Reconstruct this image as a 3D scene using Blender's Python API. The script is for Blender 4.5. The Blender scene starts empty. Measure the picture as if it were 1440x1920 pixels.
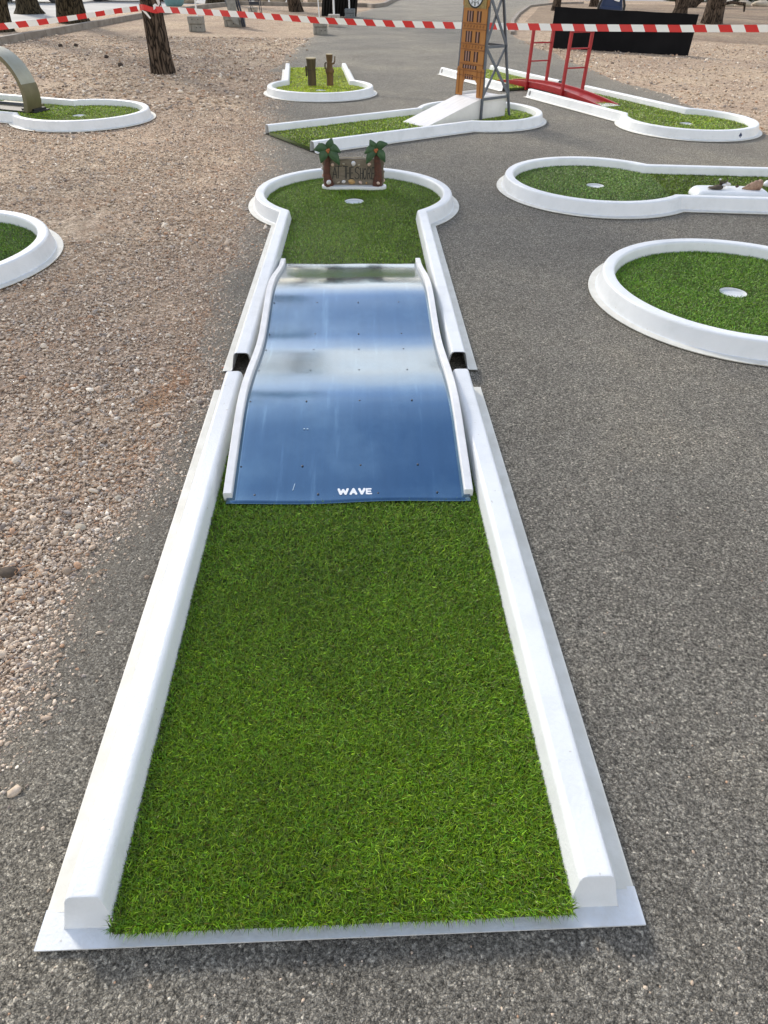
import bpy, bmesh, math, random
import numpy as np
from mathutils import Vector, Matrix, Euler
S = bpy.context.scene
C = S.collection
R = math.radians
PI = math.pi
# ---------------------------------------------------------------- camera
cam = bpy.data.cameras.new('camera'); co = bpy.data.objects.new('camera', cam); C.objects.link(co)
cam.sensor_fit = 'VERTICAL'; cam.sensor_height = 24; cam.sensor_width = 18
cam.lens = 14.692
cam.clip_start = 0.05; cam.clip_end = 900
co.matrix_world = Matrix.Translation((0, 0, 1.4579)) @ Matrix.Rotation(R(90-41.172), 4, 'X') @ Matrix.Rotation(R(0.7356), 4, 'Z')
S.camera = co
# ---------------------------------------------------------------- light
SUN_AZ, SUN_EL = R(-37), R(34)          # azimuth from +Y, towards -X (far left)
w = bpy.data.worlds.new('World'); S.world = w; w.use_nodes = True
nt = w.node_tree; bg = nt.nodes['Background']
sky = nt.nodes.new('ShaderNodeTexSky'); sky.sky_type = 'NISHITA'; sky.sun_disc = False
sky.sun_elevation = SUN_EL; sky.sun_rotation = SUN_AZ % (2*PI)
sky.air_density = 1.0; sky.dust_density = 1.2; sky.ozone_density = 1.2
# soft white clouds over the blue
tc = nt.nodes.new('ShaderNodeTexCoord'); mp = nt.nodes.new('ShaderNodeMapping'); mp.inputs['Scale'].default_value = (1, 1, 2.6)
nz = nt.nodes.new('ShaderNodeTexNoise'); nz.inputs['Scale'].default_value = 2.6; nz.inputs['Detail'].default_value = 8; nz.inputs['Roughness'].default_value = .55
rp = nt.nodes.new('ShaderNodeValToRGB'); rp.color_ramp.elements[0].position = .34; rp.color_ramp.elements[1].position = .58
mx = nt.nodes.new('ShaderNodeMix'); mx.data_type = 'RGBA'; mx.inputs['B'].default_value = (8.2, 7.5, 6.5, 1)
ml = nt.nodes.new('ShaderNodeMath'); ml.operation = 'MULTIPLY'; ml.inputs[1].default_value = .8
nt.links.new(tc.outputs['Generated'], mp.inputs['Vector']); nt.links.new(mp.outputs[0], nz.inputs['Vector'])
nt.links.new(nz.outputs['Fac'], rp.inputs[0]); sx_w = nt.nodes.new('ShaderNodeSeparateXYZ'); nt.links.new(tc.outputs['Generated'], sx_w.inputs[0])
lw = nt.nodes.new('ShaderNodeMapRange'); lw.inputs['From Min'].default_value = .30; lw.inputs['From Max'].default_value = .66; lw.inputs['To Min'].default_value = .97; lw.inputs['To Max'].default_value = .10; nt.links.new(sx_w.outputs['Z'], lw.inputs['Value'])
nt.links.new(lw.outputs[0], ml.inputs[1]); nt.links.new(rp.outputs[0], ml.inputs[0]); nt.links.new(ml.outputs[0], mx.inputs['Factor'])
nt.links.new(sky.outputs[0], mx.inputs['A']); nt.links.new(mx.outputs['Result'], bg.inputs['Color'])
bg.inputs['Strength'].default_value = 0.148
sl = bpy.data.lights.new('sun', 'SUN'); sl.energy = 2.0; sl.angle = R(9); sl.color = (1, .93, .82)
so = bpy.data.objects.new('sun', sl); C.objects.link(so)
sd = Vector((math.sin(SUN_AZ)*math.cos(SUN_EL), math.cos(SUN_AZ)*math.cos(SUN_EL), math.sin(SUN_EL)))
so.rotation_euler = sd.to_track_quat('Z', 'Y').to_euler()
S.view_settings.view_transform = 'Standard'; S.view_settings.look = 'None'
S.view_settings.exposure = 0.84; S.view_settings.gamma = 1
S.render.resolution_x = 768; S.render.resolution_y = 1024

# ---------------------------------------------------------------- materials
def srgb(r, g, b):
    f = lambda c: c/12.92 if c <= .04045 else ((c+.055)/1.055)**2.4
    return (f(r/255), f(g/255), f(b/255), 1)
def mat(name, col, rough=.6, metal=0, col2=None, nscale=8, ndetail=5, lo=.35, hi=.65, bump=0, bscale=60, bdist=.002, spec=.5, attr=None, coat=0, stretch=None, wave=None):
    m = bpy.data.materials.new(name); m.use_nodes = True
    t = m.node_tree; n = t.nodes; l = t.links; b = n['Principled BSDF']
    b.inputs['Roughness'].default_value = rough; b.inputs['Metallic'].default_value = metal
    b.inputs['Specular IOR Level'].default_value = spec; b.inputs['Coat Weight'].default_value = coat
    c = tuple(col[:3])+(1,)
    b.inputs['Base Color'].default_value = c
    tx = n.new('ShaderNodeTexCoord'); vec = tx.outputs['Object']
    if stretch:
        mpn = n.new('ShaderNodeMapping'); mpn.inputs['Scale'].default_value = stretch; l.new(vec, mpn.inputs['Vector']); vec = mpn.outputs[0]
    out = None
    if col2 is not None:
        no = n.new('ShaderNodeTexNoise'); no.inputs['Scale'].default_value = nscale; no.inputs['Detail'].default_value = ndetail; no.inputs['Roughness'].default_value = .6
        l.new(vec, no.inputs['Vector'])
        r = n.new('ShaderNodeValToRGB'); r.color_ramp.elements[0].position = lo; r.color_ramp.elements[1].position = hi
        r.color_ramp.elements[0].color = c; r.color_ramp.elements[1].color = tuple(col2[:3])+(1,)
        l.new(no.outputs['Fac'], r.inputs[0]); out = r.outputs[0]
    if attr:
        a = n.new('ShaderNodeAttribute'); a.attribute_name = attr
        if out is None: out = a.outputs['Color']
        else:
            x = n.new('ShaderNodeMix'); x.data_type = 'RGBA'; x.blend_type = 'MULTIPLY'; x.inputs['Factor'].default_value = 1
            l.new(out, x.inputs['A']); l.new(a.outputs['Color'], x.inputs['B']); out = x.outputs['Result']
    if out is not None: l.new(out, b.inputs['Base Color'])
    if bump:
        nb = n.new('ShaderNodeTexNoise'); nb.inputs['Scale'].default_value = bscale; nb.inputs['Detail'].default_value = 6
        l.new(vec, nb.inputs['Vector'])
        bp = n.new('ShaderNodeBump'); bp.inputs['Strength'].default_value = bump; bp.inputs['Distance'].default_value = bdist
        l.new(nb.outputs['Fac'], bp.inputs['Height']); l.new(bp.outputs[0], b.inputs['Normal'])
    return m
def N(t, typ, **kw):
    n = t.nodes.new(typ)
    for k, v in kw.items():
        if k.startswith('i_'): n.inputs[k[2:].replace('_', ' ')].default_value = v
        else: setattr(n, k, v)
    return n
def mixc(t, fac, a, b, blend='MIX'):
    x = N(t, 'ShaderNodeMix', data_type='RGBA', blend_type=blend)
    for s, v in (('Factor', fac), ('A', a), ('B', b)):
        if hasattr(v, 'is_linked') or hasattr(v, 'links'): t.links.new(v, x.inputs[s])
        else: x.inputs[s].default_value = v
    return x.outputs['Result']
def ramp(t, src, stops, interp='LINEAR'):
    r = N(t, 'ShaderNodeValToRGB'); cr = r.color_ramp; cr.interpolation = interp
    while len(cr.elements) > 1: cr.elements.remove(cr.elements[-1])
    cr.elements[0].position = stops[0][0]; cr.elements[0].color = tuple(stops[0][1])[:3]+(1,)
    for p, c in stops[1:]:
        e = cr.elements.new(p); e.color = tuple(c)[:3]+(1,)
    t.links.new(src, r.inputs[0]); return r.outputs[0]
g3 = lambda v: (v, v, v)

def asphalt_mat():
    m = bpy.data.materials.new('asphalt'); m.use_nodes = True; t = m.node_tree; b = t.nodes['Principled BSDF']
    tx = N(t, 'ShaderNodeTexCoord'); v = tx.outputs['Object']
    wn = N(t, 'ShaderNodeTexNoise', i_Scale=70, i_Detail=3); t.links.new(v, wn.inputs['Vector'])
    wv = N(t, 'ShaderNodeMix', data_type='VECTOR'); wv.inputs['Factor'].default_value = .014
    t.links.new(v, wv.inputs['A']); t.links.new(wn.outputs['Color'], wv.inputs['B'])
    wo = wv.outputs['Result']
    v1 = N(t, 'ShaderNodeTexVoronoi', i_Scale=165, i_Randomness=1); t.links.new(wo, v1.inputs['Vector'])
    v2 = N(t, 'ShaderNodeTexVoronoi', i_Scale=370, i_Randomness=1); t.links.new(wo, v2.inputs['Vector'])
    ve = N(t, 'ShaderNodeTexVoronoi', feature='DISTANCE_TO_EDGE', i_Scale=165, i_Randomness=1); t.links.new(wo, ve.inputs['Vector'])
    s1 = N(t, 'ShaderNodeSeparateColor'); t.links.new(v1.outputs['Color'], s1.inputs[0])
    s2 = N(t, 'ShaderNodeSeparateColor'); t.links.new(v2.outputs['Color'], s2.inputs[0])
    c1 = ramp(t, s1.outputs[0], [(0, (.11, .104, .092)), (.3, (.21, .20, .178)), (.6, (.29, .276, .246)), (.85, (.38, .36, .32)), (.95, (.52, .49, .43)), (1, (.72, .68, .60))])
    c2 = ramp(t, s2.outputs[0], [(0, (.085, .080, .072)), (.5, (.245, .233, .208)), (.9, (.42, .40, .355)), (1, (.62, .59, .52))])
    c = mixc(t, .4, c1, c2)
    gap = ramp(t, ve.outputs['Distance'], [(0, g3(.45)), (.05, g3(.8)), (.13, g3(1))])
    c = mixc(t, .8, c, gap, 'MULTIPLY')
    n1 = N(t, 'ShaderNodeTexNoise', i_Scale=1.1, i_Detail=6, i_Roughness=.6); t.links.new(v, n1.inputs['Vector'])
    c = mixc(t, 1.0, c, ramp(t, n1.outputs['Fac'], [(.3, (.86, .85, .84)), (.5, (1, 1, 1)), (.7, (1.18, 1.15, 1.1))]), 'MULTIPLY')
    n3 = N(t, 'ShaderNodeTexNoise', i_Scale=14, i_Detail=5, i_Roughness=.7); t.links.new(v, n3.inputs['Vector'])
    c = mixc(t, 1.0, c, ramp(t, n3.outputs['Fac'], [(.32, g3(.92)), (.5, g3(1.03)), (.7, g3(1.15))]), 'MULTIPLY')
    n5 = N(t, 'ShaderNodeTexNoise', i_Scale=150, i_Detail=3, i_Roughness=.6); t.links.new(v, n5.inputs['Vector'])
    c = mixc(t, 1.0, c, ramp(t, n5.outputs['Fac'], [(.34, g3(.36)), (.44, g3(.85)), (.56, g3(1.2)), (.66, g3(1.9))]), 'MULTIPLY')
    n6 = N(t, 'ShaderNodeTexNoise', i_Scale=.45, i_Detail=3, i_Roughness=.5); t.links.new(v, n6.inputs['Vector'])
    c = mixc(t, 1.0, c, ramp(t, n6.outputs['Fac'], [(.35, (1.08, 1.06, 1.01)), (.5, (1.19, 1.16, 1.09)), (.66, (1.32, 1.27, 1.16))]), 'MULTIPLY')
    # dust along the edges (attribute painted on the sheet = real dirt on the asphalt)
    a = N(t, 'ShaderNodeAttribute', attribute_name='dust')
    n2 = N(t, 'ShaderNodeTexNoise', i_Scale=9, i_Detail=7, i_Roughness=.7); t.links.new(v, n2.inputs['Vector'])
    mu = N(t, 'ShaderNodeMath', operation='MULTIPLY_ADD'); t.links.new(a.outputs['Fac'], mu.inputs[0]); mu.inputs[1].default_value = 1.15
    sb = N(t, 'ShaderNodeMath', operation='MULTIPLY_ADD'); t.links.new(n2.outputs['Fac'], sb.inputs[0]); sb.inputs[1].default_value = .9; sb.inputs[2].default_value = -.50
    t.links.new(sb.outputs[0], mu.inputs[2]); mu.use_clamp = True
    c = mixc(t, mu.outputs[0], c, mixc(t, .42, c, (.44, .38, .295, 1)))
    hv = N(t, 'ShaderNodeMath', operation='MULTIPLY_ADD'); t.links.new(a.outputs['Fac'], hv.inputs[0]); hv.inputs[1].default_value = 2.6; ho = N(t, 'ShaderNodeMath', operation='MULTIPLY_ADD'); t.links.new(n2.outputs['Fac'], ho.inputs[0]); ho.inputs[1].default_value = 3.0; ho.inputs[2].default_value = -3.15; t.links.new(ho.outputs[0], hv.inputs[2]); hv.use_clamp = True
    c = mixc(t, hv.outputs[0], c, mixc(t, .75, c, (.42, .35, .27, 1)))
    t.links.new(c, b.inputs['Base Color']); b.inputs['Roughness'].default_value = .85; b.inputs['Specular IOR Level'].default_value = .3
    hm = N(t, 'ShaderNodeMath', operation='MULTIPLY_ADD'); t.links.new(s1.outputs[1], hm.inputs[0]); hm.inputs[1].default_value = .7
    e2 = N(t, 'ShaderNodeMath', operation='MINIMUM'); t.links.new(ve.outputs['Distance'], e2.inputs[0]); e2.inputs[1].default_value = .16
    e3 = N(t, 'ShaderNodeMath', operation='MULTIPLY'); t.links.new(e2.outputs[0], e3.inputs[0]); e3.inputs[1].default_value = 6
    t.links.new(e3.outputs[0], hm.inputs[2])
    nf = N(t, 'ShaderNodeTexNoise', i_Scale=210, i_Detail=4, i_Roughness=.65); t.links.new(v, nf.inputs['Vector'])
    h3 = N(t, 'ShaderNodeMath', operation='MULTIPLY_ADD'); t.links.new(nf.outputs['Fac'], h3.inputs[0]); h3.inputs[1].default_value = 2.6; t.links.new(hm.outputs[0], h3.inputs[2])
    h5 = N(t, 'ShaderNodeMath', operation='MULTIPLY_ADD'); t.links.new(n5.outputs['Fac'], h5.inputs[0]); h5.inputs[1].default_value = 3.5; t.links.new(h3.outputs[0], h5.inputs[2]); h3 = h5
    bp = N(t, 'ShaderNodeBump', i_Strength=1.0, i_Distance=.0055); t.links.new(h3.outputs[0], bp.inputs['Height']); t.links.new(bp.outputs[0], b.inputs['Normal'])
    return m
def gravel_mat(name='gravel_ground', tone=1.5):
    m = bpy.data.materials.new(name); m.use_nodes = True; t = m.node_tree; b = t.nodes['Principled BSDF']
    tx = N(t, 'ShaderNodeTexCoord'); v = tx.outputs['Object']
    v1 = N(t, 'ShaderNodeTexVoronoi', i_Scale=55); v2 = N(t, 'ShaderNodeTexVoronoi', i_Scale=120)
    ve = N(t, 'ShaderNodeTexVoronoi', feature='DISTANCE_TO_EDGE', i_Scale=55)
    for q in (v1, v2, ve): t.links.new(v, q.inputs['Vector'])
    s1 = N(t, 'ShaderNodeSeparateColor'); t.links.new(v1.outputs['Color'], s1.inputs[0])
    s2 = N(t, 'ShaderNodeSeparateColor'); t.links.new(v2.outputs['Color'], s2.inputs[0])
    k = tone; cw = (1.03, 1.0, .96, 1)
    c1 = ramp(t, s1.outputs[0], [(0, (.13*k, .105*k, .08*k)), (.3, (.24*k, .195*k, .15*k)), (.7, (.36*k, .30*k, .235*k)), (1, (.52*k, .46*k, .39*k))])
    c2 = ramp(t, s2.outputs[0], [(0, (.15*k, .11*k, .08*k)), (.6, (.32*k, .26*k, .2*k)), (1, (.46*k, .40*k, .32*k))])
    c = mixc(t, .5, c1, c2)
    n1 = N(t, 'ShaderNodeTexNoise', i_Scale=.55, i_Detail=8, i_Roughness=.62); t.links.new(v, n1.inputs['Vector'])
    c = mixc(t, 1.0, c, ramp(t, n1.outputs['Fac'], [(.28, (.70, .66, .66)), (.45, (.92, .86, .82)), (.6, (1.1, 1.05, .97)), (.75, (1.25, 1.22, 1.12))]), 'MULTIPLY')
    n2 = N(t, 'ShaderNodeTexNoise', i_Scale=2.7, i_Detail=8, i_Roughness=.7); t.links.new(v, n2.inputs['Vector'])
    c = mixc(t, ramp(t, n2.outputs['Fac'], [(.52, g3(0)), (.68, g3(.55))]), c, (.22*k, .13*k, .075*k, 1))
    n4 = N(t, 'ShaderNodeTexNoise', i_Scale=9, i_Detail=6, i_Roughness=.75); t.links.new(v, n4.inputs['Vector'])
    c = mixc(t, 1.0, c, ramp(t, n4.outputs['Fac'], [(.33, g3(.62)), (.5, g3(1)), (.68, g3(1.35))]), 'MULTIPLY')
    c = mixc(t, 1.0, c, cw, 'MULTIPLY')
    t.links.new(c, b.inputs['Base Color']); b.inputs['Roughness'].default_value = .9; b.inputs['Specular IOR Level'].default_value = .2
    e = N(t, 'ShaderNodeMath', operation='ADD'); t.links.new(ve.outputs['Distance'], e.inputs[0])
    f = N(t, 'ShaderNodeMath', operation='MULTIPLY_ADD'); t.links.new(n4.outputs['Fac'], f.inputs[0]); f.inputs[1].default_value = 1.5; t.links.new(e.outputs[0], f.inputs[2])
    t.links.new(s2.outputs[1], e.inputs[1])
    bp = N(t, 'ShaderNodeBump', i_Strength=1, i_Distance=.008); t.links.new(f.outputs[0], bp.inputs['Height']); t.links.new(bp.outputs[0], b.inputs['Normal'])
    return m
def white_mat():
    m = bpy.data.materials.new('white_fibreglass'); m.use_nodes = True; t = m.node_tree; b = t.nodes['Principled BSDF']
    tx = N(t, 'ShaderNodeTexCoord'); v = tx.outputs['Object']
    n1 = N(t, 'ShaderNodeTexNoise', i_Scale=6, i_Detail=7, i_Roughness=.65); t.links.new(v, n1.inputs['Vector'])
    c = ramp(t, n1.outputs['Fac'], [(.3, (.64, .665, .67)), (.48, (.71, .735, .745)), (.7, (.75, .77, .78))])
    n2 = N(t, 'ShaderNodeTexNoise', i_Scale=55, i_Detail=3, i_Roughness=.5); t.links.new(v, n2.inputs['Vector'])
    c = mixc(t, ramp(t, n2.outputs['Fac'], [(.71, g3(0)), (.76, g3(.5))]), c, (.38, .34, .28, 1))
    geo = N(t, 'ShaderNodeSeparateXYZ'); t.links.new(v, geo.inputs[0])
    dz = ramp(t, geo.outputs['Z'], [(.0, g3(.45)), (.012, g3(.25)), (.05, g3(0))])
    n3 = N(t, 'ShaderNodeTexNoise', i_Scale=22, i_Detail=6, i_Roughness=.7); t.links.new(v, n3.inputs['Vector'])
    dd = N(t, 'ShaderNodeMath', operation='MULTIPLY'); t.links.new(dz, dd.inputs[0]); t.links.new(ramp(t, n3.outputs['Fac'], [(.42, g3(0)), (.68, g3(1))]), dd.inputs[1])
    c = mixc(t, dd.outputs[0], c, (.56, .53, .45, 1))
    t.links.new(c, b.inputs['Base Color']); b.inputs['Roughness'].default_value = .38
    nb = N(t, 'ShaderNodeTexNoise', i_Scale=130, i_Detail=4); t.links.new(v, nb.inputs['Vector'])
    bp = N(t, 'ShaderNodeBump', i_Strength=.6, i_Distance=.0016); t.links.new(nb.outputs['Fac'], bp.inputs['Height']); t.links.new(bp.outputs[0], b.inputs['Normal'])
    return m
def wave_mat():
    m = bpy.data.materials.new('blue_sheet'); m.use_nodes = True; t = m.node_tree; b = t.nodes['Principled BSDF']
    tx = N(t, 'ShaderNodeTexCoord'); v = tx.outputs['Object']
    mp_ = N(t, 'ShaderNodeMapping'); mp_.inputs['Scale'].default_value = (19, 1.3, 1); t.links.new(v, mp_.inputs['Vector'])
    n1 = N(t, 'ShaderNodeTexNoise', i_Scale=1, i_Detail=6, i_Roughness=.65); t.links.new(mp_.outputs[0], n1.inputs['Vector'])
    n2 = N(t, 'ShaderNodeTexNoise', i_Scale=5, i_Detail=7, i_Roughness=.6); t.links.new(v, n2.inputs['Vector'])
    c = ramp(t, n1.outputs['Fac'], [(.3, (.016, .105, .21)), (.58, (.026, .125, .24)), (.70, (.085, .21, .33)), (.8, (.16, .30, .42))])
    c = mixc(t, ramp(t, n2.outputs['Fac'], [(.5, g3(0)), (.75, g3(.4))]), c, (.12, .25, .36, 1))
    t.links.new(c, b.inputs['Base Color']); b.inputs['Metallic'].default_value = .92
    b.inputs['Coat Weight'].default_value = 1; b.inputs['Coat IOR'].default_value = 1.8; b.inputs['Coat Roughness'].default_value = .15
    t.links.new(ramp(t, n2.outputs['Fac'], [(.3, g3(.13)), (.7, g3(.24))]), b.inputs['Roughness'])
    n3 = N(t, 'ShaderNodeTexNoise', i_Scale=3.2, i_Detail=3); t.links.new(v, n3.inputs['Vector'])
    bp = N(t, 'ShaderNodeBump', i_Strength=.25, i_Distance=.01); t.links.new(n3.outputs['Fac'], bp.inputs['Height']); t.links.new(bp.outputs[0], b.inputs['Normal'])
    return m
def bark_mat(name, a, b_):
    m = bpy.data.materials.new(name); m.use_nodes = True; t = m.node_tree; b = t.nodes['Principled BSDF']
    tx = N(t, 'ShaderNodeTexCoord'); v = tx.outputs['Object']
    mp_ = N(t, 'ShaderNodeMapping'); mp_.inputs['Scale'].default_value = (1, 1, .25); t.links.new(v, mp_.inputs['Vector'])
    wn = N(t, 'ShaderNodeTexNoise', i_Scale=7, i_Detail=4); t.links.new(mp_.outputs[0], wn.inputs['Vector'])
    wv = N(t, 'ShaderNodeMix', data_type='VECTOR'); wv.inputs['Factor'].default_value = .17; t.links.new(mp_.outputs[0], wv.inputs['A']); t.links.new(wn.outputs['Color'], wv.inputs['B'])
    ve = N(t, 'ShaderNodeTexVoronoi', feature='DISTANCE_TO_EDGE', i_Scale=17); t.links.new(wv.outputs['Result'], ve.inputs['Vector'])
    n2 = N(t, 'ShaderNodeTexNoise', i_Scale=30, i_Detail=7, i_Roughness=.7); t.links.new(v, n2.inputs['Vector'])
    c = mixc(t, n2.outputs['Fac'], a, b_)
    c = mixc(t, 1., c, ramp(t, ve.outputs['Distance'], [(0, g3(.12)), (.05, g3(.3)), (.13, g3(1)), (.4, g3(1.15))]), 'MULTIPLY')
    t.links.new(c, b.inputs['Base Color']); b.inputs['Roughness'].default_value = .92; b.inputs['Specular IOR Level'].default_value = .15
    mn = N(t, 'ShaderNodeMath', operation='MINIMUM', ); t.links.new(ve.outputs['Distance'], mn.inputs[0]); mn.inputs[1].default_value = .2
    ad = N(t, 'ShaderNodeMath', operation='MULTIPLY_ADD'); t.links.new(n2.outputs['Fac'], ad.inputs[0]); ad.inputs[1].default_value = .1; t.links.new(mn.outputs[0], ad.inputs[2])
    bp = N(t, 'ShaderNodeBump', i_Strength=1, i_Distance=.12); t.links.new(ad.outputs[0], bp.inputs['Height']); t.links.new(bp.outputs[0], b.inputs['Normal'])
    return m
M = dict(
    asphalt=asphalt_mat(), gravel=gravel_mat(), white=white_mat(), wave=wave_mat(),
    bark=bark_mat('pine_bark', (.06, .040, .028, 1), (.15, .115, .085, 1)),
    darkbark=bark_mat('dark_bark', (.045, .036, .022, 1), (.10, .08, .05, 1)),
    soil=gravel_mat('pale_soil', 1.75), brownsoil=gravel_mat('brown_soil', 1.05),
    pave=mat('pavement', (.31, .305, .29), .8, col2=(.40, .39, .365), nscale=.6, bump=.3, bscale=40),
    kerb=mat('kerb_stone', (.20, .17, .14), .85, col2=(.30, .27, .23), nscale=3, bump=.5, bscale=30, bdist=.01),
    turfbase=mat('turf_backing', (.035, .062, .008), .9, col2=(.06, .075, .018), nscale=60),
    blade=mat('turf_blade', (1, 1, 1), .40, attr='tint', spec=.42),
    pebble=mat('pebble', (1, 1, 1), .8, attr='tint', spec=.3, col2=(.75, .73, .7), nscale=90),
    needle=mat('dry_needles', (.40, .17, .06), .8, col2=(.50, .29, .14), nscale=5),
    trim=mat('white_trim', (.77, .77, .76), .45, col2=(.68, .68, .665), nscale=14, bump=.15, bscale=60),
    screw=mat('screw', (.015, .018, .03), .5),
    scuff=mat('pale_scuff', (.42, .55, .66), .6), letter=mat('white_letter', (.82, .83, .85), .5),
    hollow=mat('hole_dark', (.02, .02, .02), .9),
    palmtrunk=mat('palm_trunk', (.11, .035, .018), .7, col2=(.06, .022, .013), nscale=18, stretch=(1, 1, 3), bump=.8, bscale=45, bdist=.006),
    frond=mat('palm_frond', (.022, .06, .024), .6, col2=(.05, .11, .042), nscale=25, bump=.5, bscale=60, bdist=.004),
    plaque=mat('plaque_wood', (.21, .175, .13), .8, col2=(.12, .098, .07), nscale=9, stretch=(1, 1, 4), bump=.6, bscale=40, bdist=.004),
    sand=mat('sand_edge', (.42, .36, .26), .9, bump=.6, bscale=90, bdist=.004),
    cream=mat('cream_lip', (.73, .72, .65), .5, col2=(.62, .605, .53), nscale=11, bump=.25, bscale=90), black=mat('black_paint', (.012, .012, .012), .6),
    shellw=mat('white_shell', (.72, .76, .82), .4, col2=(.6, .55, .5), nscale=30),
    shellg=mat('gold_shell', (.55, .36, .14), .45, col2=(.38, .22, .08), nscale=40),
    shellp=mat('pink_shell', (.66, .50, .40), .5, col2=(.5, .36, .28), nscale=40),
    coco=mat('coconut', (.38, .12, .04), .6),
    tower=mat('tower_board', (.40, .17, .035), .6, col2=(.30, .115, .022), nscale=5, stretch=(1, 1, .4), bump=.2, bscale=40),
    towerdark=mat('tower_trim', (.19, .065, .012), .6, col2=(.27, .10, .02), nscale=20),
    towerslit=mat('tower_window', (.035, .010, .006), .7),
    towerpink=mat('tower_mullion', (.30, .17, .13), .6),
    gold=mat('clock_surround', (.30, .22, .07), .5, col2=(.18, .12, .03), nscale=40),
    cface=mat('clock_face', (.62, .66, .70), .4),
    steel=mat('grey_steel', (.085, .10, .125), .45, col2=(.12, .135, .155), nscale=20, metal=.2),
    red=mat('red_paint', (.36, .008, .014), .4, col2=(.28, .005, .010), nscale=12),
    redtape=mat('red_tape', (.60, .022, .02), .4), whitetape=mat('white_tape', (.82, .81, .78), .4),
    loop=mat('loop_band', (.30, .30, .235), .32, col2=(.36, .37, .31), nscale=6, metal=.15),
    loopside=mat('loop_side', (.13, .115, .06), .5, col2=(.17, .15, .08), nscale=10),
    tiki=mat('carved_wood', (.075, .042, .014), .8, col2=(.15, .085, .03), nscale=9, stretch=(1, 1, .3), bump=.7, bscale=30, bdist=.008),
    tikidark=mat('dark_log', (.040, .030, .014), .85, col2=(.09, .065, .03), nscale=12, stretch=(1, 1, .25), bump=.7, bscale=30, bdist=.008),
    logend=mat('log_end', (.50, .42, .28), .8),
    ramp=mat('ramp_board', (.72, .71, .70), .5, col2=(.62, .61, .60), nscale=5, stretch=(1, 5, 1)),
    concrete=mat('concrete_weight', (.20, .195, .17), .9, col2=(.29, .28, .25), nscale=10, bump=.5, bscale=50, bdist=.006),
    conclight=mat('pale_concrete_weight', (.36, .33, .29), .9, col2=(.44, .41, .37), nscale=10, bump=.5, bscale=50, bdist=.006),
    plastic=mat('grey_plastic_weight', (.13, .15, .16), .5),
    pole=mat('white_pole', (.74, .75, .75), .4), cloth=mat('black_cloth', (.014, .014, .014), .9, bump=.4, bscale=9, bdist=.03),
    panel=mat('black_panel', (.004, .004, .005), .8, col2=(.008, .008, .009), nscale=2, spec=.15),
    navy=mat('navy_fabric', (.012, .03, .09), .6), darkmetal=mat('dark_metal', (.03, .035, .05), .4, metal=.4),
    drift=mat('driftwood', (.10, .075, .05), .85, col2=(.05, .04, .03), nscale=25), conch=mat('conch', (.34, .22, .14), .5, col2=(.2, .11, .07), nscale=30),
    rock=mat('pale_rock', (.38, .33, .25), .9, col2=(.52, .46, .36), nscale=5, bump=.8, bscale=12, bdist=.03),
    carblue=mat('pale_blue_car_paint', (.42, .52, .60), .25, coat=.6), carwhite=mat('white_car_paint', (.74, .75, .76), .25, coat=.6),
    tyre=mat('tyre_rubber', (.02, .02, .02), .85), rim=mat('wheel_rim', (.4, .4, .42), .3, metal=.8), glass=mat('dark_glass', (.03, .04, .05), .08),
    wire=mat('fence_wire', (.28, .30, .30), .4, metal=.6), teal=mat('teal_fabric', (.10, .22, .24), .8, col2=(.15, .28, .3), nscale=6),
    leaf=mat('pine_foliage', (1, 1, 1), .6, attr='tint', spec=.2), orange=mat('orange_spray_paint', (.75, .14, .04), .7),
    stick=mat('sticker_black', (.02, .02, .022), .4), hedge=mat('hedge_leaf', (1, 1, 1), .6, attr='tint', spec=.2),
    paper=mat('leaf_litter', (.10, .075, .05), .9, col2=(.05, .035, .03), nscale=9),
)
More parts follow.
